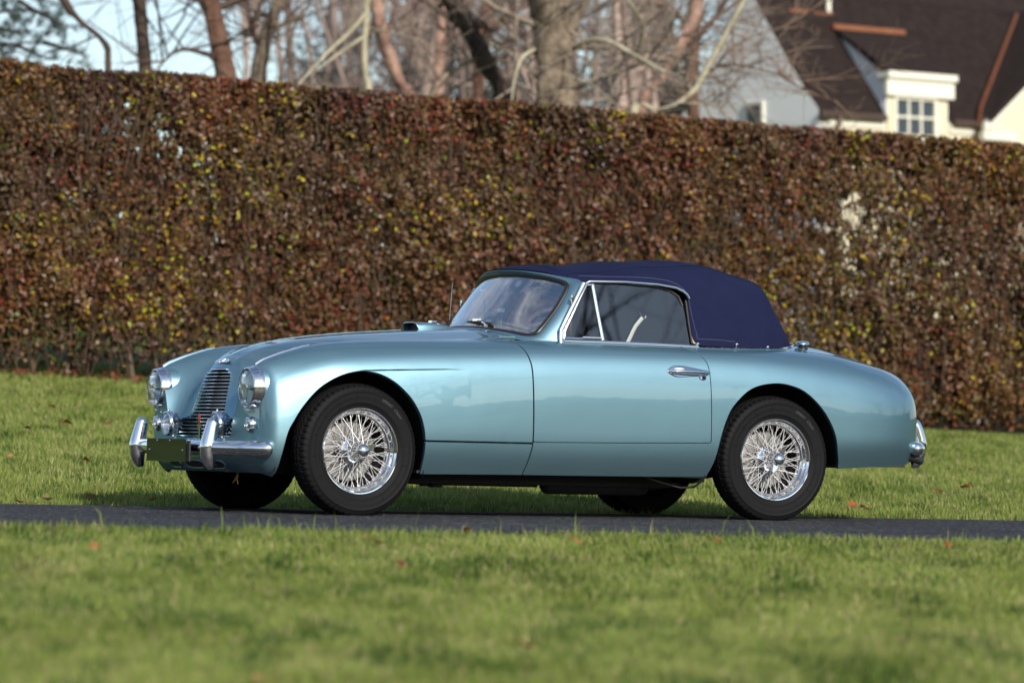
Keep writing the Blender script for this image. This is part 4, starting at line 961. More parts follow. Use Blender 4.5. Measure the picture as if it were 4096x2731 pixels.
# ---- wheel arch liners, floor, exhaust
for curve, tag_ in ((arch_fc, 'f'), (arch_rc, 'r')):
    cc = curve.copy(); ctr = np.array([(cc[0, 0] + cc[-1, 0]) / 2, .33])
    for s_ in (-1, 1):
        rows = []
        for (x, z) in cc:
            dv = np.array([x, z]) - ctr; dv /= np.linalg.norm(dv); xo, zo = x + dv[0] * .012, max(z + dv[1] * .012, .30 if x > 2.8 else (.215 if x < -.3 else .20))
            ys = side_y(x, max(z, .3)) - .028
            rows.append([(xo, s_ * ys, zo), (xo + dv[0] * .02, s_ * (ys - .08), zo + dv[1] * .02), (xo + dv[0] * .02, s_ * .40, zo + dv[1] * .02)])
        mb = MB(); n = len(rows); vs = [p for r in rows for p in r]; fs = []
        for k in range(n - 1):
            for j in range(2): fs.append((k*3+j, k*3+j+1, k*3+j+4, k*3+j+3))
        fs.append(tuple(k*3+2 for k in range(n)))
        mb.add(vs, fs); part(mb, 'wheel_arch_liner', 'under', fix=False)
fl = MB(); fl.box(.36, 2.10, -.735, .735, .222, .236); part(fl, 'floor', 'under', smooth=False)
ch = MB(); ch.box(.40, 2.02, -.50, -.42, .166, .221).box(.40, 2.02, .42, .50, .166, .221).box(.42, .50, -.42, .42, .170, .221).box(1.1, 1.18, -.42, .42, .168, .221).box(1.90, 2.0, -.42, .42, .17, .221)
part(ch, 'chassis', 'under', smooth=False)
part(MB().box(2.95, 3.42, -.70, .70, .300, .312).box(2.45, 2.95, -.40, .40, .34, .36), 'boot_floor', 'under', smooth=False)
part(MB().box(-.36, .38, -.40, .40, .215, .232).box(-.06, .06, -.62, .62, .28, .36), 'undertray', 'under', smooth=False)
part(MB().tube([(-.05, .66, .31), (-.05, .3, .33), (-.05, -.3, .33), (-.05, -.66, .31)], .03, 8), 'front_axle', 'under')
part(MB().tube([(2.53, .66, .33), (2.53, -.66, .33)], .05, 10).lathe([(.01, -.14), (.09, -.1), (.12, 0), (.09, .1), (.01, .14)], 14, (2.53, 0, .33), 'y'), 'rear_axle', 'under')
ex = MB().tube([(.42, -.36, .188), (.6, -.38, .180), (1.25, -.40, .178)], .024, 12); part(ex, 'exhaust_pipe', 'copper_pipe')
ex2 = MB().tube([(1.95, -.40, .172), (2.08, -.42, .19), (2.2, -.46, .235), (2.32, -.43, .34)], .024, 10); part(ex2, 'exhaust_pipe', 'copper_pipe')
part(MB().lathe([(.024, 0), (.052, .02), (.058, .04), (.058, .62), (.052, .64), (.024, .66)], 18, (1.28, -.40, .176), 'x'), 'silencer', 'under')
part(MB().tube([(1.78, -.62, .225), (1.9, -.64, .19), (2.0, -.65, .168), (2.08, -.66, .172), (2.13, -.66, .205), (2.15, -.63, .25)], .006, 6), 'brake_cable', 'black_rubber')
part(MB().box(.60, .66, -.45, -.40, .145, .17).box(.545, .58, -.44, -.41, .15, .17), 'pipe_clamp', 'under', smooth=False)
# ---- interior
part(MB().box(.95, 2.10, -.66, .66, .24, .27).box(2.10, 2.62, -.39, .39, .40, .43).box(2.58, 2.62, -.39, .39, .43, .93).box(2.09, 2.11, -.64, .64, .27, .62).box(1.0, 1.03, -.55, .55, .27, .90), 'cabin_lining', 'leather', smooth=False)
for s_ in (-1, 1):
    part(MB().box(1.08, 2.08, s_ * .648 - .006, s_ * .648 + .006, .27, .90), 'inner_trim', 'leather', smooth=False)
    st_ = group_part('seat', car, (1.62, s_ * .33, .27))
    cu = MB(); cu.lathe([(.001, .0), (.19, .005), (.225, .05), (.225, .13), (.19, .175), (.001, .19)], 20, (0, 0, .08), 'z'); part(cu, 'cushion', 'leather', st_)
    bk = MB(); vs = []
    for k in range(9):
        t = k / 8; h = .56; w = .23 * (1 - .25 * t ** 3); yy_ = np.linspace(-1, 1, 9)
        for j in yy_: vs.append((.20 + .14 * t - .02 * (1 - j * j), j * w, .12 + h * t - (.06 * j ** 4 if t == 1 else 0)))
    fs = [(k*9+j, k*9+j+1, k*9+j+10, k*9+j+9) for k in range(8) for j in range(8)]; o_ = len(vs)
    vs += [(a + .09, b, c) for a, b, c in vs]; fs += [tuple(i + o_ for i in q[::-1]) for q in fs]
    rim = [j for j in range(9)] + [k*9+8 for k in range(1, 9)] + [72 + j for j in range(7, -1, -1)] + [k*9 for k in range(7, 0, -1)]
    fs += [(rim[k], rim[k-1], rim[k-1] + o_, rim[k] + o_) for k in range(len(rim))]
    bk.add(vs, fs); part(bk, 'backrest', 'leather', st_)
part(MB().box(1.06, 1.17, -.52, .52, .76, .925), 'dashboard', 'leather', smooth=False)
sw = group_part('steering_wheel', car, (1.30, -.34, .93)); sw.rotation_euler = (0, math.radians(-62), 0)
part(MB().tube([(math.cos(a) * .195, math.sin(a) * .195, 0) for a in np.linspace(0, 2 * math.pi, 41)[:-1]], .011, 8, closed=True), 'rim', 'black_rubber', sw)
part(MB().tube([(-.19, 0, 0), (0, 0, -.02), (.19, 0, 0)], .007, 6).tube([(0, .19, 0), (0, 0, -.02)], .007, 6).lathe([(.001, .0), (.03, -.01), (.03, -.03)], 12, (0, 0, 0), 'z').tube([(0, 0, -.03), (0, 0, -.3)], .015, 8), 'spokes', 'chrome_soft', sw)
part(MB().tube([(1.175, -.1, .99), (1.18, -.1, 1.03), (1.186, -.1, 1.10)], .005, 6).box(1.175, 1.20, -.14, -.06, 1.095, 1.115), 'interior_mirror', 'chrome')
# ivory grab lever seen through the side window
part(MB().tube([(1.715, -.53, .93), (1.735, -.53, .965), (1.752, -.53, 1.0), (1.770, -.53, 1.032), (1.793, -.53, 1.058), (1.811, -.53, 1.078)], .006, 8, flat=1.9, up=(0, 1, 0)), 'hood_frame_lever', 'ivory')
part(MB().tube([(1.790, -.53, 1.113), (1.800, -.53, 1.098), (1.812, -.53, 1.08), (1.822, -.53, 1.074), (1.832, -.53, 1.082), (1.829, -.53, 1.094)], .006, 8), 'lever_hook', 'chrome')
# ---- windscreen
gl = cr_curve([(.965, 0, 1.000), (.985, .2, .996), (1.040, .40, .977), (1.090, .520, .958), (1.125, .562, .962), (1.160, .575, .992), (1.265, .553, 1.105), (1.338, .530, 1.205), (1.350, .510, 1.238), (1.330, .465, 1.258), (1.290, .36, 1.280), (1.245, .19, 1.298), (1.225, 0, 1.304)], 6)
gfull = np.concatenate([gl, (gl * [1, -1, 1])[-2:0:-1]])
mb = MB(); rows = 16; k = len(gl)
# glass surface: lofted between the near and far edge curves, gently bowed forward
b0 = gl[:k//2 + 1]; vsg = []
zt = np.linspace(.961, 1.304, 30)
def half_w(z):   # side edge of the glass at this height
    ed = gl[np.argmax(gl[:, 1]):]; lo = gl[:np.argmax(gl[:, 1]) + 1]
    return ed, lo
# triangulate by a polar fan with bowed interior: centre point plus rings
cen = np.array([1.10, 0, 1.155]); rings = 10; allv = []; fs = []
for r_ in range(rings + 1):
    t = 1 - r_ / rings
    for p in gfull:
        q = cen + (p - cen) * t
        # plan bow: x as for the edge curve interpolated by height and width
        e = (abs(q[1]) / .585); zf = (q[2] - .97) / .33
        xs_ = (.972 + .252 * zf) + (.185 - .05 * zf) * e ** 2.0
        q = np.array([p[0] * (t ** 6) + xs_ * (1 - t ** 6) if r_ else p[0], q[1], q[2]]); allv.append(tuple(q))
m_ = len(gfull)
for r_ in range(rings):
    for j in range(m_): l = (j + 1) % m_; fs.append((r_*m_+j, r_*m_+l, (r_+1)*m_+l, (r_+1)*m_+j))
ws = group_part('windscreen')
part(MB().add(allv, fs), 'glass', 'screen', ws, sharp=None)
part(MB().tube([tuple(p) for p in gfull], .0155, 10, closed=True), 'rubber_seal', 'black_rubber', ws)
part(MB().tube([tuple(p + np.array([-.012, 0, .005])) for p in gfull], .0055, 8, closed=True), 'rubber_seal', 'black_rubber', ws)
# painted frame from the glass edge out to header, pillars and scuttle
ou = cr_curve([(.925, 0, .985), (.945, .22, .978), (1.01, .43, .952), (1.09, .585, .925), (1.16, .632, .922), (1.224, .650, .930), (1.310, .620, 1.09), (1.384, .595, 1.225), (1.402, .565, 1.262), (1.362, .490, 1.280), (1.294, .36, 1.303), (1.230, .19, 1.320), (1.206, 0, 1.326)], 6)
vs = []; fs = []; nb = 7
for half in (1, -1):
    o_ = len(vs)
    for j in range(len(gl)):
        a, b = gl[j], ou[j]; nrm = np.array([-.5, a[1] * .9, .45]); nrm /= np.linalg.norm(nrm)
        for u in np.linspace(0, 1, nb):
            p = a * (1 - u) + b * u + nrm * .014 * math.sin(math.pi * (u ** .7)); vs.append((p[0], p[1] * half, p[2]))
    for j in range(len(gl) - 1):
        for u in range(nb - 1):
            q = (o_ + j*nb+u, o_ + j*nb+u+1, o_ + (j+1)*nb+u+1, o_ + (j+1)*nb+u); fs.append(q if half > 0 else q[::-1])
part(MB().add(vs, fs), 'frame', 'paint', ws, sharp=None)
# ---- canvas top
TX = [(1.215, 1.334), (1.30, 1.352), (1.43, 1.362), (1.6, 1.374), (1.85, 1.398), (2.0, 1.412), (2.08, 1.416), (2.2, 1.412), (2.32, 1.400), (2.46, 1.378), (2.53, 1.360), (2.60, 1.342), (2.635, 1.328), (2.66, 1.285), (2.70, 1.225), (2.80, 1.095), (2.90, .985), (2.975, .945)]
tx = np.unique(np.concatenate([np.linspace(1.215, 2.3, 90), np.linspace(2.3, 2.6, 30), 2.6 + .375 * np.sin(np.linspace(0, math.pi / 2, 60))]))
zr = smooth_tab([a for a, b in TX], [b for a, b in TX], tx, .008)
tb = np.clip((tx - 2.10) / (2.977 - 2.10), 0, 1); wb = .674 * np.clip(1 - tb ** 2.3, 0, 1) ** (1 / 2.3)
ff = np.clip((1.75 - tx) / .55, 0, 1); ff = ff * ff * (3 - 2 * ff)   # narrower towards the header
wb = wb * (1 - .075 * ff)
yf1 = np.array([0, .27, .52, .70, .82, .895, .937, .968, 1.0]); zf1 = np.array([1, .988, .955, .90, .82, .71, .50, .25, 0])
yf2 = np.array([0, .30, .54, .71, .83, .905, .955, .985, 1.0]); zf2 = np.array([1, .98, .93, .85, .74, .60, .42, .21, 0])
bl = np.clip((tx - 2.3) / .4, 0, 1)[:, None]; yfr = yf1 * (1 - bl) + yf2 * bl; zfr = zf1 * (1 - bl) + zf2 * bl
zb_ = .935
TYc = wb[:, None] * yfr; TZc = zb_ + (zr - zb_)[:, None] * zfr
knh = np.cumsum([0] + list(np.hypot(np.diff(yf1 * .7), np.diff(zf1 * .45)))); kn2 = np.concatenate([-knh[:0:-1], knh]); th2 = np.linspace(0, knh[-1], 60); ts2 = np.concatenate([-th2[:0:-1], th2]); SM2 = spline_matrix(kn2, ts2)
TPY = np.concatenate([-TYc[:, :0:-1], TYc], 1) @ SM2.T; TPZ = np.concatenate([TZc[:, :0:-1], TZc], 1) @ SM2.T
bw = np.clip((1.95 - tx) / .75, 0, 1); bw = (bw * bw * (3 - 2 * bw))[:, None]
TPX = tx[:, None] + .60 * np.clip(np.abs(TPY), 0, .58) ** 2 * bw
# cloth tension: slight sag between the hood bows
sag = .006 * np.sin((TPX - 1.25) * 2 * math.pi / .42) * np.clip((TPZ - 1.2) / .1, 0, 1) * (TPX > 1.35)
TPZ = TPZ + sag
TV_ = np.stack([TPX, TPY, TPZ], -1); du = np.gradient(TV_, axis=0); dv = np.gradient(TV_, axis=1); TN = np.cross(dv, du); l_ = np.linalg.norm(TN, axis=2); TN = np.where((l_ > 1e-12)[..., None], TN / np.maximum(l_, 1e-12)[..., None], np.array([1., 0, 0]))
if TN[40, len(ts2)//2, 2] < 0: TN = -TN
a_, b_ = TV_.shape[:2]; i = (np.arange(a_ - 1)[:, None] * b_ + np.arange(b_ - 1)[None]).ravel(); TQ = np.stack([i, i + 1, i + b_ + 1, i + b_], -1)
f0 = np.cross(TV_.reshape(-1,3)[TQ[:,1]] - TV_.reshape(-1,3)[TQ[:,0]], TV_.reshape(-1,3)[TQ[:,2]] - TV_.reshape(-1,3)[TQ[:,0]])
if (f0 * TN.reshape(-1,3)[TQ[:,0]]).sum() < 0: TQ = TQ[:, ::-1]
win_c = np.array([.020, 0]) + np.array([(1.0, .80), (1.0, 1.20)] + cr_curve([(1.30, 1.245), (1.40, 1.262), (1.60, 1.268), (1.81, 1.262), (1.94, 1.247), (1.985, 1.225), (2.012, 1.19), (2.018, 1.10), (2.028, .99), (2.045, .955), (2.075, .938), (2.08, .925)], 5).tolist() + [(2.08, .80)])
def win_f(V): return np.where(np.abs(V[:, 1]) > .3, poly_sdf(V[:, [0, 2]], win_c), np.maximum(poly_sdf(V[:, [0, 2]], win_c), .02))
top = Skin(TV_.reshape(-1, 3), TN.reshape(-1, 3), TQ).cut(win_f)
topo = top.build('canvas_top', M['canvas'], car, flange=.02)
TVf = TV_.reshape(-1, 3); TNf = TN.reshape(-1, 3)
def top_point(x, z=None, y=None, off=.002):
    if z is not None: d = (TVf[:, 0] - x) ** 2 + (TVf[:, 2] - z) ** 2 + np.where(TVf[:, 1] > -.3, 9, 0)
    else: d = (TVf[:, 0] - x) ** 2 + (TVf[:, 1] - y) ** 2 + np.where(TVf[:, 2] < 1.2, 9, 0)
    k = np.argsort(d)[:4]; w = 1 / (d[k] + 1e-6); w /= w.sum(); return tuple((TVf[k] * w[:, None]).sum(0) + TNf[k[0]] * off)
for s_ in (-1, 1):
    pts = [(1.355, .50), (1.40, .462), (1.55, .457), (1.74, .455), (1.9, .456), (2.04, .455), (2.25, .45), (2.5, .43), (2.66, .40)]
    cp = cr_curve(pts, 6); q = [top_point(a, y=-b, off=.0015) for a, b in cp]
    part(MB().tube([(p[0], p[1] * -s_, p[2]) for p in q], .0042, 6), 'seam', 'canvas', topo)
    pts = [(1.43, 1.290), (1.75, 1.293), (1.92, 1.282), (2.0, 1.25), (2.035, 1.20), (2.052, 1.10), (2.075, .995), (2.085, .972), (2.2, .970), (2.32, .962)]
    cp = cr_curve(pts, 5); q = [top_point(a, z=b, off=.0006) for a, b in cp]
    part(MB().tube([(p[0], p[1] * -s_, p[2]) for p in q], .0012, 5), 'stitching', 'stitch', topo)
    for (x, z) in ((2.075, .943), (2.33, .946), (2.565, .942)):
        p = top_point(x, z=z, off=.001); part(MB().lathe([(.011, .001), (.011, -.003), (.007, -.008), (.001, -.009)], 12, (p[0], p[1] * -s_, p[2]), 'y') if s_ < 0 else MB().lathe([(.011, -.001), (.011, .003), (.007, .008), (.001, .009)], 12, (p[0], -p[1], p[2]), 'y'), 'press_stud', 'chrome', topo)
# chrome bead at the foot of the canvas
ft = [tuple(TV_[k, -1]) for k in range(a_) if TV_[k, -1, 0] > 2.07]
foot = [(p[0], -p[1], .928) for p in ft] + [(p[0], p[1], .928) for p in ft[::-1]]
foot = [(p[0] + (.006 if p[0] > 2.6 else 0), p[1] * 1.008, top_z(p[0] + .006, p[1] * 1.01) + .004) for p in foot]
part(MB().tube(foot[::2], .0042, 6), 'foot_bead', 'chrome', topo)
# ---- side windows, both sides
def wy(z): return .660 - (z - .93) * .16
for s_ in (-1, 1):
    P3 = lambda pts, o=0.: [(x + .023, s_ * (wy(z) + o), z) for x, z in pts]
    sg = group_part('side_window')
    mg = [(1.474, .940)] + cr_curve([(1.474, .94), (1.455, 1.10), (1.437, 1.245)], 3).tolist()[1:] + cr_curve([(1.437, 1.252), (1.60, 1.256), (1.80, 1.248), (1.91, 1.228), (1.962, 1.20), (1.985, 1.15), (1.998, 1.05), (2.012, .938)], 4).tolist()
    part(MB().add(P3(mg), [tuple(range(len(mg)))]), 'glass', 'window', sg, smooth=False)
    qg = [(1.242, .945), (1.252, .985), (1.33, 1.12), (1.390, 1.228), (1.422, 1.228), (1.440, 1.10), (1.460, .945)]
    part(MB().add(P3(qg), [tuple(range(len(qg)))]), 'quarter_glass', 'window', sg, smooth=False)
    up = (0, 1, 0)
    part(MB().tube(P3([(1.232, .945), (1.242, .99), (1.32, 1.125), (1.386, 1.238), (1.428, 1.238)], .006), .007, 10, flat=1.25, up=up), 'quarter_light_frame', 'chrome_soft', sg)
    part(MB().tube(P3([(1.426, 1.243), (1.446, 1.10), (1.470, .945)], .006), .007, 10, flat=1.5, up=up), 'divider_bar', 'chrome_soft', sg)
    part(MB().tube(P3([(1.232, .950), (1.463, .950)], .004), .005, 8, flat=1.1, up=up).tube(P3([(1.345, .955), (1.458, .955)], .008), .006, 8, flat=1.3, up=up), 'quarter_light_sill', 'chrome_soft', sg)
    part(MB().tube(P3([(1.213, .915), (1.212, .95), (1.216, .99), (1.295, 1.12), (1.373, 1.246)], .008), .009, 10, flat=1.5, up=up), 'pillar_trim', 'chrome_soft', sg)
    part(MB().tube(P3([(1.228, .931), (1.5, .932), (1.8, .930), (2.060, .926)], .006), .009, 10, flat=1.25, up=up), 'belt_moulding', 'chrome_soft', sg)
    part(MB().tube([(x, s_ * (top_y), z) for x, z, top_y in [(1.408, 1.246, .612), (1.430, 1.257, .619), (1.636, 1.262, .638), (1.834, 1.256, .643), (1.950, 1.243, .646), (1.993, 1.228, .647), (2.018, 1.210, .648), (2.032, 1.188, .649)]], .006, 10, flat=1.1, up=up), 'drip_rail', 'chrome', sg)
    part(MB().tube(P3([(1.43, 1.250), (1.6, 1.253), (1.8, 1.245), (1.91, 1.226), (1.958, 1.198), (1.980, 1.15)], .002), .006, 8, flat=1.2, up=up).tube(P3([(2.005, 1.18), (2.016, 1.05), (2.028, .945)], -.004), .012, 8, flat=.8, up=up), 'window_seal', 'black_rubber', sg)
    part(MB().tube(P3([(2.026, .985), (2.034, .952), (2.056, .944)], .0), .009, 8, flat=1.0, up=up), 'seal_end', 'brass', sg)
    part(MB().lathe([(.012, -.006), (.013, .0), (.010, .008), (.001, .010)], 10, (1.318, s_ * (wy(1.15) + .008), 1.155), 'y').box(1.314, 1.322, s_ * (wy(1.15) + .004), s_ * (wy(1.15) + .016), 1.135, 1.18), 'hinge', 'chrome', sg)
    part(MB().tube([(1.262, s_ * (wy(.96) - .02), .952), (1.258, s_ * (wy(.97) - .02), .972), (1.264, s_ * (wy(.97) - .02), .982)], .006, 8), 'catch', 'chrome', sg)
# ---- door handle and lock on both doors
for s_, dob in ((-1, near_door), (1, far_door)):
    yb = side_y(1.93, .79)
    h = group_part('door_handle', dob)
    ol = [(1.808, .787), (1.828, .808), (1.862, .8205), (1.92, .8205), (1.99, .809), (2.066, .797), (2.066, .782), (2.052, .768), (2.048, .752), (2.030, .745), (2.012, .752), (2.008, .764), (1.95, .763), (1.88, .758), (1.84, .766)]
    oc = cr_curve(ol, 4, True)
    poly = [(x, s_ * (side_y(x, z) + .001), z) for x, z in oc]; mb = MB()
    n = len(poly); inn = [(1.935 + (x - 1.935) * .93, s_ * (side_y(x, z) + .0065), .788 + (z - .788) * .86) for x, z in oc]
    mb.add(poly + inn, [(i_, (i_ + 1) % n, n + (i_ + 1) % n, n + i_) for i_ in range(n)] + [tuple(range(n, 2 * n))])
    part(mb, 'escutcheon', 'chrome', h, sharp=50)
    part(MB().lathe([(.001, 0), (.028, .004), (.034, .012)], 20, (0, 0, 0), 'y'), 'finger_recess', 'chrome', h).matrix_local = Matrix.Translation((1.885, s_ * (yb + .003), .789)) @ Matrix.Diagonal((1.5, -s_ * .35, .75, 1))
    part(MB().tube([(1.815, s_ * (yb + .006), .787), (1.84, s_ * (yb + .020), .789), (1.90, s_ * (yb + .030), .790), (1.97, s_ * (yb + .030), .789), (2.03, s_ * (yb + .024), .787), (2.066, s_ * (yb + .016), .786)], [.004, .007, .009, .0095, .009, .006], 10), 'grip', 'chrome', h)
    part(MB().lathe([(.013, 0), (.013, .012), (.010, .016), (.001, .016)], 16, (2.030, s_ * (yb + .003), .761), 'y') if s_ > 0 else MB().lathe([(.013, 0), (.013, -.012), (.010, -.016), (.001, -.016)], 16, (2.030, -(yb + .003), .761), 'y'), 'lock', 'chrome', h)
    part(MB().box(2.0285, 2.0315, s_ * (yb + .0165), s_ * (yb + .0205), .756, .767), 'keyhole', 'black', h, smooth=False)
# ---- bonnet furniture
for s_ in (-1, 1):
    xs_ = np.linspace(-.505, -.205, 22); p = [(x, s_ * .594, top_z(x, s_ * .594) + .003) for x in xs_]
    part(MB().tube(p, [.009 * (1 - .45 * t) for t in np.linspace(0, 1, 22)], 8, flat=1.0), 'wing_trim', 'chrome', bonnet)
xs_ = np.linspace(-.385, .62, 50); p = [(x, 0, top_z(x, 0) + .001) for x in xs_]
part(MB().tube(p, .0028, 6, flat=1.0), 'bonnet_ridge', 'paint', bonnet)
# winged emblem
zb1 = top_z(-.415, 0); bd = group_part('emblem', bonnet, (-.418, 0, zb1 + .003)); bd.rotation_euler = (0, math.radians(-42), 0)
part(MB().box(-.012, .012, -.020, .020, 0, .007), 'emblem_bar', 'chrome', bd, smooth=False)
for s_ in (-1, 1):
    wing = [(-.013, .020), (-.016, .05), (-.013, .078), (-.006, .084), (-.003, .076), (.001, .080), (.003, .068), (.006, .070), (.008, .056), (.011, .057), (.012, .020)]
    part(MB().plate([(a, s_ * b, .001) for a, b in wing], (0, 0, .004)), 'emblem_wing', 'chrome', bd, smooth=False)
# air scoop
vs = []; fs = []; secs = [(.688, .085, .043), (.72, .088, .044), (.77, .085, .040), (.84, .067, .028), (.91, .042, .013), (.955, .02, .001)]; na = 17
for (x, w, h) in secs:
    zb2 = top_z(x, 0) - .004
    for k in range(na):
        a = math.pi * k / (na - 1); ca, sa = math.cos(a), math.sin(a); e = .5
        vs.append((x - .02 * (sa ** .5) * (x < .7), w * np.sign(ca) * abs(ca) ** e, zb2 + h * abs(sa) ** e))
for k in range(len(secs) - 1):
    for j in range(na - 1): fs.append((k*na+j, k*na+j+1, (k+1)*na+j+1, (k+1)*na+j))
sc_ = part(MB().add(vs, fs), 'air_scoop', 'paint', bonnet, sharp=60)
part(MB().tube([(v[0], v[1], v[2]) for v in vs[:na]], .0035, 6), 'scoop_lip', 'paint', sc_)
part(MB().add([(.712, v[1] * .96, v[2]) for v in vs[:na]], [tuple(range(na))]), 'scoop_shade_plate', 'black', sc_, smooth=False)  # black plate stands in for the shaded inside of the scoop
# wipers
for dy in (-.26, .26):
    yb = dy; wp = group_part('wiper')
    gx = .985 + .155 * (abs(yb) / .58) ** 2
    part(MB().lathe([(.016, 0), (.016, .012), (.009, .018), (.009, .03), (.001, .032)], 12, (gx - .015, yb, .985), 'z'), 'spindle', 'chrome', wp)
    part(MB().tube([(gx - .015, yb, 1.012), (gx - .005, yb + .04, 1.026), (gx + .005, yb + .13, 1.046)], [.007, .006, .005], 8).box(gx - .02, gx + .012, yb + .112, yb + .15, 1.040, 1.052), 'arm', 'chrome', wp)
    part(MB().tube([(gx + .012, yb - .02, 1.022), (gx - .004, yb + .12, 1.040), (gx + .0, yb + .24, 1.038)], .006, 6, flat=1.6), 'blade', 'black_rubber', wp)
part(MB().lathe([(.012, 0), (.012, .01), (.006, .018), (.001, .019)], 10, (1.02, -.36, .972), 'z').lathe([(.010, 0), (.010, .006), (.001, .008)], 10, (.985, -.30, .978), 'z'), 'washer_jet', 'chrome')
# aerial on the far wing
part(MB().tube([(1.02, .60, .93), (1.235, .62, 1.05), (1.25, .62, 1.272)][1:] , .0022, 6).tube([(1.235, .62, .93), (1.24, .62, 1.06)], .004, 6).lathe([(.001, -.005), (.005, 0), (.001, .005)], 8, (1.25, .62, 1.274), 'z'), 'aerial', 'chrome')
# fuel filler
fz = top_z(2.91, -.42); part(MB().lathe([(.030, -.012), (.030, .004), (.022, .008), (.022, .016)], 24, (2.91, -.42, fz), 'z'), 'filler_neck', 'black_rubber')
part(MB().lathe([(.022, .014), (.036, .018), (.0385, .024), (.036, .031), (.026, .037), (.001, .040)], 28, (2.91, -.42, fz), 'z'), 'filler_cap', 'chrome')
# ---- grille
def ghw(z): # half width of the opening at this height
    r = [a for a in np.linspace(0, .45, 226) if poly_sdf(np.array([[a, z]]), grille_poly)[0] < 0]; return max(r) if r else 0
gr = group_part('grille')
zs_ = np.linspace(.388, .738, 20)
for z in zs_:
    hw = ghw(z) + .012
    if hw < .03: continue
    xc_ = -.536 + (z - .388) * .227 + .008; q = []
    mb = MB(); vs = []; nn = 5
    for y in (-hw, -hw * .5, 0, hw * .5, hw):
        x = xc_ + .06 * abs(y) + (.0 if y else -.004)
        vs += [(x, y, z - .0034), (x - .004, y, z - .0004), (x, y, z + .0034), (x + .022, y, z + .0012), (x + .022, y, z - .0012)]
    fs = [(k*5+j, k*5+(j+1) % 5, (k+1)*5+(j+1) % 5, (k+1)*5+j) for k in range(4) for j in range(5)] + [(4, 3, 2, 1, 0), (20, 21, 22, 23, 24)]
    part(mb.add(vs, fs), 'grille_slat', 'chrome_soft', gr, sharp=30)
bk = [(-.47, -.43, .36), (-.47, .43, .36), (-.46, .43, .50), (-.44, .24, .52), (-.38, .19, .70), (-.365, .0, .77), (-.38, -.19, .70), (-.44, -.24, .52), (-.46, -.43, .50)]
part(MB().add(bk, [tuple(range(9))]), 'radiator', 'black', gr, smooth=False)
# painted reveal lining the opening
gp = cr_curve(grille_h, 3); vs = []; fs = []
def nose_x(y, z):
    m = (BV[:, 0] < -.3); d = np.where(m, (BV[:, 1] - y) ** 2 + (BV[:, 2] - z) ** 2, 9); k = np.argmin(d)
    return max(float(BV[k, 0]), XF + .11 * y * y) if d[k] < .0004 else XF + .11 * y * y
ring = np.concatenate([gp, (gp * [-1, 1])[::-1][1:-1]])
for (y, z) in ring:
    x = nose_x(y, z); c_ = np.array([0, .55 if z > .5 else .43]); dv = np.array([y, z]) - c_; dv /= np.linalg.norm(dv) + 1e-9
    vs += [(x + .002, y, z), (x + .010, y - dv[0] * .006, z - dv[1] * .006), (x + .035, y - dv[0] * .009, z - dv[1] * .009), (x + .075, y - dv[0] * .009, z - dv[1] * .009)]
m_ = len(ring)
for j in range(m_):
    for k in range(3): l = (j + 1) % m_; fs.append((j*4+k, l*4+k, l*4+k+1, j*4+k+1))
part(MB().add(vs, fs), 'grille_surround', 'paint', gr)
# badge on a small stalk in front of the grille
bg = group_part('badge', car, (-.60, -.135, .383))
part(MB().box(-.004, .004, -.010, .010, -.02, .05).box(-.005, .005, -.022, .022, .05, .066), 'badge_bracket', 'chrome', bg, smooth=False)
part(MB().lathe([(.001, -.004), (.014, -.003), (.014, .003), (.001, .004)], 16, (0, 0, 0), 'x'), 'badge_enamel', 'red', bg).matrix_local = Matrix.Translation((-.006, 0, .094)) @ Matrix.Diagonal((1, .8, 2.0, 1))
# ---- lamps
def lamp(name, loc, prof_rim, prof_lens, prof_ref, extra=None, n=36):
    L = group_part(name, car, loc)
    part(MB().lathe(prof_rim, n, (0, 0, 0), 'x'), 'bezel', 'chrome', L, sharp=28)
    part(MB().lathe(prof_ref, n, (0, 0, 0), 'x'), 'reflector', 'reflector', L)
    part(MB().lathe(prof_lens, n, (0, 0, 0), 'x'), 'lens', 'ribbed_lens', L)
    return L
def ribbed():
    m = glass_mat('ribbed_lens', (.93, .95, .95), .10); nt = m.node_tree
    tc = nt.nodes.new('ShaderNodeTexCoord'); w = nt.nodes.new('ShaderNodeTexWave'); w.wave_type = 'BANDS'; w.bands_direction = 'Y'; w.inputs['Scale'].default_value = 38; w.inputs['Distortion'].default_value = .4
    bp = nt.nodes.new('ShaderNodeBump'); bp.inputs['Strength'].default_value = .5; bp.inputs['Distance'].default_value = .004
    nt.links.new(tc.outputs['Object'], w.inputs['Vector']); nt.links.new(w.outputs['Fac'], bp.inputs['Height'])
    for nd_ in nt.nodes:
        if nd_.type in ('BSDF_GLOSSY', 'LAYER_WEIGHT'): nt.links.new(bp.outputs[0], nd_.inputs['Normal'])
    return m
M['ribbed_lens'] = ribbed()
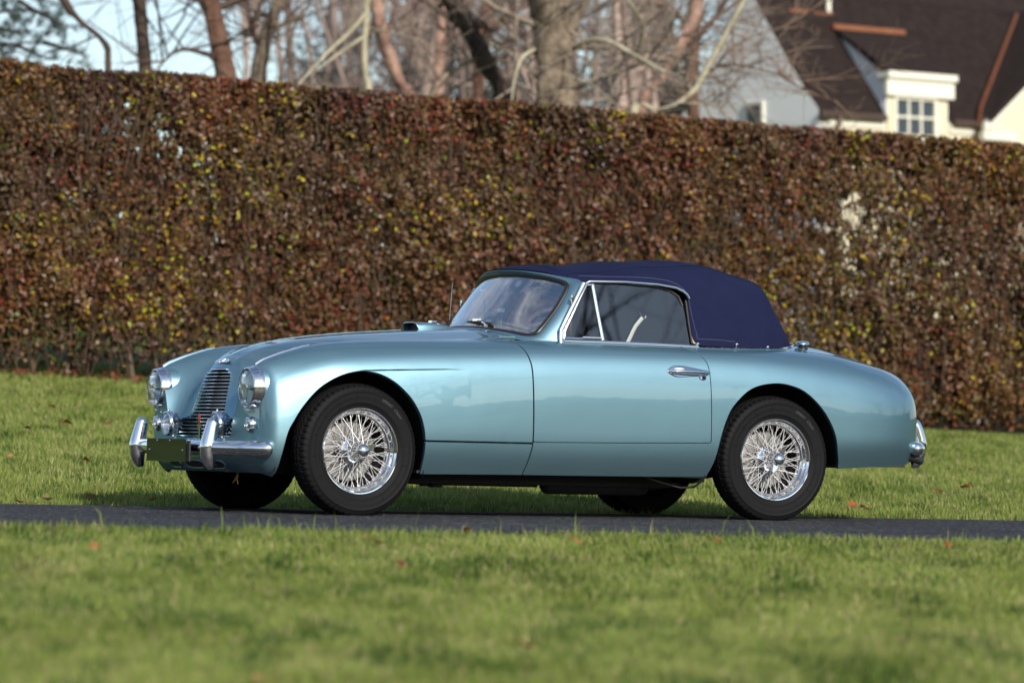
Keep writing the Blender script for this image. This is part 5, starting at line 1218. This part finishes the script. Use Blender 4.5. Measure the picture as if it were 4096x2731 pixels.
for s_ in (-1, 1):
    L = lamp('headlight', (-.538, s_ * .595, .640), [(.110, .045), (.1125, .042), (.1125, .030), (.109, .014), (.1050, .006), (.1050, -.006), (.1015, -.013), (.0965, -.016), (.0935, -.013), (.0925, -.006)],
             [(.0925, -.010), (.085, -.021), (.065, -.031), (.04, -.037), (.02, -.039), (.001, -.0395)], [(.091, -.008), (.086, .015), (.07, .04), (.045, .058), (.018, .066), (.001, .066)])
    part(MB().lathe([(.1105, .040), (.1125, .046), (.1165, .075), (.119, .11)], 36, (0, 0, 0), 'x'), 'nacelle', 'paint', L)
    part(MB().lathe([(.001, -.012), (.011, -.010), (.013, 0), (.010, .02), (.008, .06)], 14, (0, 0, 0), 'x'), 'bulb_shield', 'chrome', L)
    part(MB().tube([(-.006, -.085, -.02), (-.010, 0, 0), (-.006, .085, .02)], .0022, 5).tube([(-.006, 0, .0), (-.012, 0, -.085)], .0015, 5), 'bulb_bar', 'black', L)
    part(MB().lathe([(.001, -.016), (.007, -.014), (.007, 0)], 10, (.012, 0, -.118), 'x').box(.0, .05, -.012, .012, -.130, -.114), 'rim_screw', 'chrome', L)
    lamp('side_light', (-.532, s_ * .597, .452), [(.042, .03), (.043, .012), (.0415, .002), (.036, -.010), (.031, -.012), (.030, -.008)], [(.031, -.008), (.024, -.017), (.012, -.021), (.001, -.022)], [(.030, -.006), (.024, .01), (.001, .018)], n=24)
    F_ = lamp('fog_lamp', (-.585, s_ * .316, .452), [(.060, .022), (.066, .008), (.067, -.004), (.063, -.014), (.058, -.016), (.056, -.012)], [(.058, -.012), (.045, -.022), (.022, -.030), (.010, -.038), (.001, -.042)], [(.056, -.010), (.048, .015), (.02, .035), (.001, .036)], n=28)
    shell = MB().lathe([(.061, .020), (.058, .035), (.045, .058), (.025, .072), (.001, .076)], 28, (0, 0, 0), 'x')
    for k in range(14):
        a = 2 * math.pi * k / 14; shell.tube([(.02, math.cos(a) * .062, math.sin(a) * .062), (.045, math.cos(a) * .054, math.sin(a) * .054), (.065, math.cos(a) * .036, math.sin(a) * .036)], .003, 5)
    part(shell, 'shell', 'chrome', F_)
    part(MB().lathe([(.007, 0), (.006, .010), (.001, .014)], 8, (.0, 0, .064), 'z').tube([(.03, 0, -.055), (.03, 0, -.085), (.05, 0, -.11)], .009, 8), 'mount', 'chrome', F_)
# ---- bumpers
fb = group_part('front_bumper')
bp_ = cr_curve([(-.462, -.742, .330), (-.505, -.728, .330), (-.575, -.665, .330), (-.632, -.565, .330), (-.668, -.45, .330), (-.697, -.24, .330), (-.705, 0, .330)], 6)
bp_ = np.concatenate([bp_, (bp_ * [1, -1, 1])[::-1][1:]]); rad = np.full(len(bp_), .0395); 
for k, f in enumerate((.35, .72, .9, .97)): rad[k] *= f; rad[-1-k] *= f
part(MB().tube([tuple(p) for p in bp_], list(rad), 20), 'bar', 'chrome', fb)
for s_ in (-1, 1):
    pth = cr_curve([(-.660, s_ * .463, .222), (-.683, s_ * .463, .245), (-.695, s_ * .463, .29), (-.697, s_ * .463, .33), (-.690, s_ * .463, .375), (-.680, s_ * .463, .42), (-.672, s_ * .463, .455), (-.664, s_ * .463, .478)], 4)
    rr_ = np.interp(np.linspace(0, 1, len(pth)), [0, .06, .25, .45, .7, .9, 1], [.004, .022, .040, .045, .037, .033, .018])
    part(MB().tube([tuple(p) for p in pth], list(rr_), 18, flat=.86, up=(1, 0, 0)), 'overrider', 'chrome', fb)
    part(MB().lathe([(.001, -.012), (.008, -.009), (.010, 0)], 10, (-.622, s_ * .615, .352), 'x'), 'bolt', 'chrome', fb)
    part(MB().tube([(-.66, s_ * .30, .325), (-.50, s_ * .30, .325)], .018, 8), 'bracket', 'under', fb)
npl = group_part('number_plate', car, (-.757, -.067, .312))
part(MB().box(-.003, .003, -.252, .252, -.0585, .0585), 'plate', 'plate', npl, smooth=False)
part(MB().box(.004, .010, .252 - .02, .27, -.055, .05).box(.004, .012, -.285, -.252, -.055, .05), 'plate_frame', 'black', npl, smooth=False)
for (a, b) in ((-.05, .049), (.115, .049), (-.215, 0), (.215, 0)): part(MB().lathe([(.006, -.003), (.004, -.006), (.001, -.007)], 8, (0, a, b), 'x'), 'screw', 'chrome', npl)
rb = group_part('rear_bumper')
bp_ = cr_curve([(3.50, -.655, .405), (3.56, -.62, .405), (3.64, -.50, .405), (3.70, -.3, .405), (3.73, 0, .405)], 6); bp_ = np.concatenate([bp_, (bp_ * [1, -1, 1])[::-1][1:]]); rad = np.full(len(bp_), .038)
for k, f in enumerate((.5, .85, .97)): rad[k] *= f; rad[-1-k] *= f
part(MB().tube([tuple(p) for p in bp_], list(rad), 18), 'bar', 'chrome', rb)
for s_ in (-1, 1):
    pth = cr_curve([(3.66, s_ * .42, .30), (3.69, s_ * .42, .34), (3.71, s_ * .42, .41), (3.695, s_ * .42, .49), (3.675, s_ * .42, .545), (3.66, s_ * .42, .565)], 4)
    part(MB().tube([tuple(p) for p in pth], list(np.interp(np.linspace(0, 1, len(pth)), [0, .1, .45, .8, 1], [.008, .03, .042, .032, .014])), 16, flat=.86, up=(1, 0, 0)), 'overrider', 'chrome', rb)
    part(MB().tube([(3.44, s_ * .585, .38), (3.55, s_ * .60, .355), (3.60, s_ * .60, .335)], [.03, .028, .02], 10), 'bracket', 'black', rb)
# trailing wires under the nose
part(MB().tube([(-.45, -.30, .20), (-.46, -.305, .17), (-.455, -.31, .145)], .004, 5).tube([(-.45, -.29, .20), (-.46, -.28, .165), (-.47, -.275, .15)], .004, 5), 'loose_wire', 'amber')
# valance cooling slots: flat black faces stand in for shaded openings, with lips
for (y0, y1, z0, z1) in ((.25, .40, .222, .262), (-.06, .16, .222, .262), (-.31, -.085, .222, .262)):
    zc_, yc_ = (z0 + z1) / 2, (y0 + y1) / 2; rx = XF + .11 * yc_ ** 2
    ring = [(rx - .002 + .11 * ((yc_ + math.cos(a) * (y1 - y0) / 2) ** 2 - yc_ ** 2) + 5.0 * max(0, .305 - (zc_ + np.sign(math.sin(a)) * abs(math.sin(a)) ** .6 * (z1 - z0) / 2)) ** 2, yc_ + np.sign(math.cos(a)) * abs(math.cos(a)) ** .6 * (y1 - y0) / 2, zc_ + np.sign(math.sin(a)) * abs(math.sin(a)) ** .6 * (z1 - z0) / 2) for a in np.linspace(0, 2 * math.pi, 29)[:-1]]
    part(MB().tube(ring, .004, 6, closed=True), 'slot_lip', 'paint'); part(MB().add(ring, [tuple(range(28))]), 'cooling_slot_shade', 'black', smooth=False)
# ------------------------------------------------------------------ wheels
HUBZ = .330
def build_wheel():
    # tyre: profile from outer bead (negative y, towards the viewer) over the tread to the inner bead
    side = [(.214, -.058), (.221, -.066), (.232, -.073), (.246, -.0775), (.2475, -.0790), (.2495, -.0790), (.251, -.0785), (.270, -.0835), (.288, -.0845), (.300, -.0830), (.3015, -.0842), (.3045, -.0842), (.306, -.082), (.318, -.0765), (.326, -.0715)]
    tread = [(.3325 + .0125 * (1 - (a / .066) ** 2), a) for a in np.linspace(-.067, .067, 47)]
    prof = np.array(side + tread + [(r, -a) for r, a in side[::-1]])
    NT = 480; th = np.linspace(0, 2 * np.pi, NT, endpoint=False)
    R = np.repeat(prof[:, 0][:, None], NT, 1); Aa = np.repeat(prof[:, 1][:, None], NT, 1)
    n0 = len(side); tz = slice(n0, n0 + 47)
    ph = (th * 64 / (2 * np.pi)) % 1; tri = np.abs(ph - .5) * 4 - 1
    a = Aa[tz]; dep = np.zeros_like(a)
    for c in (-.040, -.0135, .0135, .040):
        d = np.abs(a - (c + .0065 * tri[None])); dep = np.maximum(dep, np.clip((.0034 - d) / .0016, 0, 1))
    # sipes across the outer ribs
    sp = np.abs(((th * 64 / (2 * np.pi)) + .25) % 1 - .5)[None]; out = (np.abs(a) > .046)
    dep = np.maximum(dep, np.clip((.10 - sp) / .05, 0, 1) * out * .9)
    R[tz] -= .0075 * dep
    # shoulder lugs
    lug = np.clip((np.abs((th * 64 / (2 * np.pi)) % 1 - .5) - .30) / .06, 0, 1)[None]
    for k in (n0 - 1, n0 - 2, n0 + 47, n0 + 48): Aa[k] += np.sign(Aa[k]) * .0022 * lug[0]; R[k] -= .001 * lug[0]
    # radial witness marks on the sidewall
    X = R * np.cos(th); Z = R * np.sin(th)
    low = Z < -HUBZ; Aa = np.where(low | (Z < -HUBZ + .04), Aa * (1 + .05 * np.clip((-HUBZ + .04 - Z) / .05, 0, 1)), Aa); Z = np.maximum(Z, -HUBZ + .0005 + 0 * Z)
    V = np.stack([X, Aa, Z], -1).reshape(-1, 3); m = len(prof)
    i = np.arange(m - 1)[:, None] * NT; j = np.arange(NT)[None]; jn = (j + 1) % NT
    F = np.stack([i + j, i + jn, i + NT + jn, i + NT + j], -1).reshape(-1, 4)
    w = group_part('wheel')
    t = npmesh('tyre', V, F[:, ::-1], M['rubber'], w, smooth=True); t.data.set_sharp_from_angle(angle=math.radians(50))
    marks = MB()
    for k in range(16):
        an = 2 * math.pi * (k + .3) / 16; c, s = math.cos(an), math.sin(an); pts = [(r * c, y, r * s) for r, y in ((.256, -.0808), (.270, -.0845), (.286, -.0856))]; marks.tube(pts, .0009, 4)
    marks.build('sidewall_marks', M['rubber'], t)
    rim = MB().lathe([(.213, -.052), (.2225, -.0655), (.2245, -.0705), (.2215, -.0745), (.2165, -.0740), (.2135, -.0690), (.2085, -.0665), (.2045, -.0600), (.2020, -.050), (.1975, -.040), (.1935, -.030), (.1875, -.026), (.1850, -.018), (.1850, .020), (.1900, .030), (.2000, .040), (.2050, .052), (.215, .066), (.218, .07)], 64, axis='y')
    rim.build('rim', M['chrome'], w, sharp=35)
    sp = MB(); nip = MB()
    def lace(n, r0, a0, r1, rows, off, ph):
        for k in range(n):
            sg = 1 if k % 2 else -1; p1 = 2 * math.pi * (k + ph) / n; p0 = p1 + sg * off; a1 = rows[(k // 2) % 2]
            A = np.array([r0 * math.cos(p0), a0, r0 * math.sin(p0)]); B = np.array([r1 * math.cos(p1), a1, r1 * math.sin(p1)])
            sp.tube([A, B], .00175, 5, caps=False); C = B + (A - B) * .07; nip.tube([B, C], .0028, 5, caps=False)
    lace(24, .041, -.060, .186, (-.018, -.018), .62, .0)      # from the outer hub flange
    lace(48, .058, .024, .187, (-.022, .010), .55, .5)        # from the inner hub flange
    sp.build('spokes', M['spoke_steel'], w, fix=False)['kind'] = 'stuff'; nip.build('spoke_nipples', M['spoke_steel'], w, fix=False)['kind'] = 'stuff'
    MB().lathe([(.030, -.098), (.036, -.094), (.040, -.078), (.0415, -.066), (.046, -.060), (.046, -.055), (.036, -.050), (.036, -.01), (.050, .008), (.062, .014), (.062, .044), (.03, .05)], 40, axis='y').build('hub', M['chrome'], w, sharp=35)
    MB().lathe([(.001, .058), (.05, .058), (.065, .060), (.072, .052), (.085, .050), (.148, .052), (.156, .056), (.158, .075), (.158, .11)], 48, axis='y').build('brake_drum', M['drum'], w, sharp=35)
    MB().lathe([(.001, .13), (.17, .13), (.180, .10), (.183, .030), (.187, .034), (.199, .044), (.204, .056), (.214, .070), (.221, .076)], 48, axis='y').build('back_plate', M['under'], w)
    kn_ = MB().lathe([(.034, -.092), (.0355, -.102), (.034, -.112), (.028, -.122), (.017, -.129), (.001, -.132)], 32, axis='y')
    kn_.build('spinner', M['chrome'], w, sharp=40)
    for sg in (-1, 1):
        ear = [(sg * .026, -.017), (sg * .046, -.014), (sg * .068, -.010), (sg * .078, -.002), (sg * .076, .006), (sg * .060, .010), (sg * .044, .014), (sg * .026, .018)]
        e = MB(); vs = []
        for (x, z) in ear: r = abs(x); yo = -.104 - .10 * max(0, r - .03); vs += [(x, yo, z), (x, yo + .013 * (1 - r * 6), z)]
        n = len(ear); e.add(vs, [tuple(2*k for k in range(n)), tuple(2*k+1 for k in range(n-1, -1, -1))] + [(2*k, 2*k+1, 2*((k+1) % n)+1, 2*((k+1) % n)) for k in range(n)])
        e.build('spinner_ear', M['chrome'], w, sharp=50)
    return w
def copy_tree(o, parent):
    c = o.copy(); COL.objects.link(c); c.parent = parent
    for ch_ in list(o.children): copy_tree(ch_, c)
    return c
wh = build_wheel()
def set_wheel(w, x, y, turn, steer, spin):
    w.location = (x, y, HUBZ); w.rotation_euler = (0, 0, (math.pi if turn else 0) + steer)
    for c in w.children:
        if c.name.startswith(('spinner_ear', 'spokes', 'spoke_nip')): c.rotation_euler = (0, spin, 0)
w2, w3, w4 = copy_tree(wh, car), copy_tree(wh, car), copy_tree(wh, car)
set_wheel(wh, .014, -.692, False, math.radians(3.5), math.radians(-25)); set_wheel(w2, 2.530, -.692, False, 0, math.radians(-62))
set_wheel(w3, .014, .692, True, math.radians(3.5), 0); set_wheel(w4, 2.530, .692, True, 0, 1)
for o_, l_ in ((wh, 'front wheel on the viewer side'), (w2, 'rear wheel on the viewer side'), (w3, 'front wheel on the far side'), (w4, 'rear wheel on the far side')): o_['label'] = l_
# raised lettering on the tyre walls
def tyre_text(txt, w, ang0, r, size, shear=0):
    cu = bpy.data.curves.new('lettering', 'FONT'); cu.body = txt; cu.size = size; cu.extrude = .0006; cu.shear = shear
    to = bpy.data.objects.new('lettering', cu); COL.objects.link(to); bpy.context.view_layer.update()
    me = bpy.data.meshes.new_from_object(to.evaluated_get(bpy.context.evaluated_depsgraph_get())); bpy.data.objects.remove(to)
    wd = 0
    for v in me.vertices:
        x, y, z = v.co; a = ang0 - x / r; rr = r + y; v.co = (rr * math.cos(a), -.0850 - z * 1.2, rr * math.sin(a)); wd = max(wd, x)
    return link('lettering', me, M['letter'], w), wd / r
M['letter'] = mat('raised_rubber', (.045, .045, .048), .5)
for w in (wh, w2):
    a0 = math.radians(66)
    _, da = tyre_text('SPRINT', w, a0, .280, .022); tyre_text('Classic', w, a0 - da - .05, .280, .022, .35)
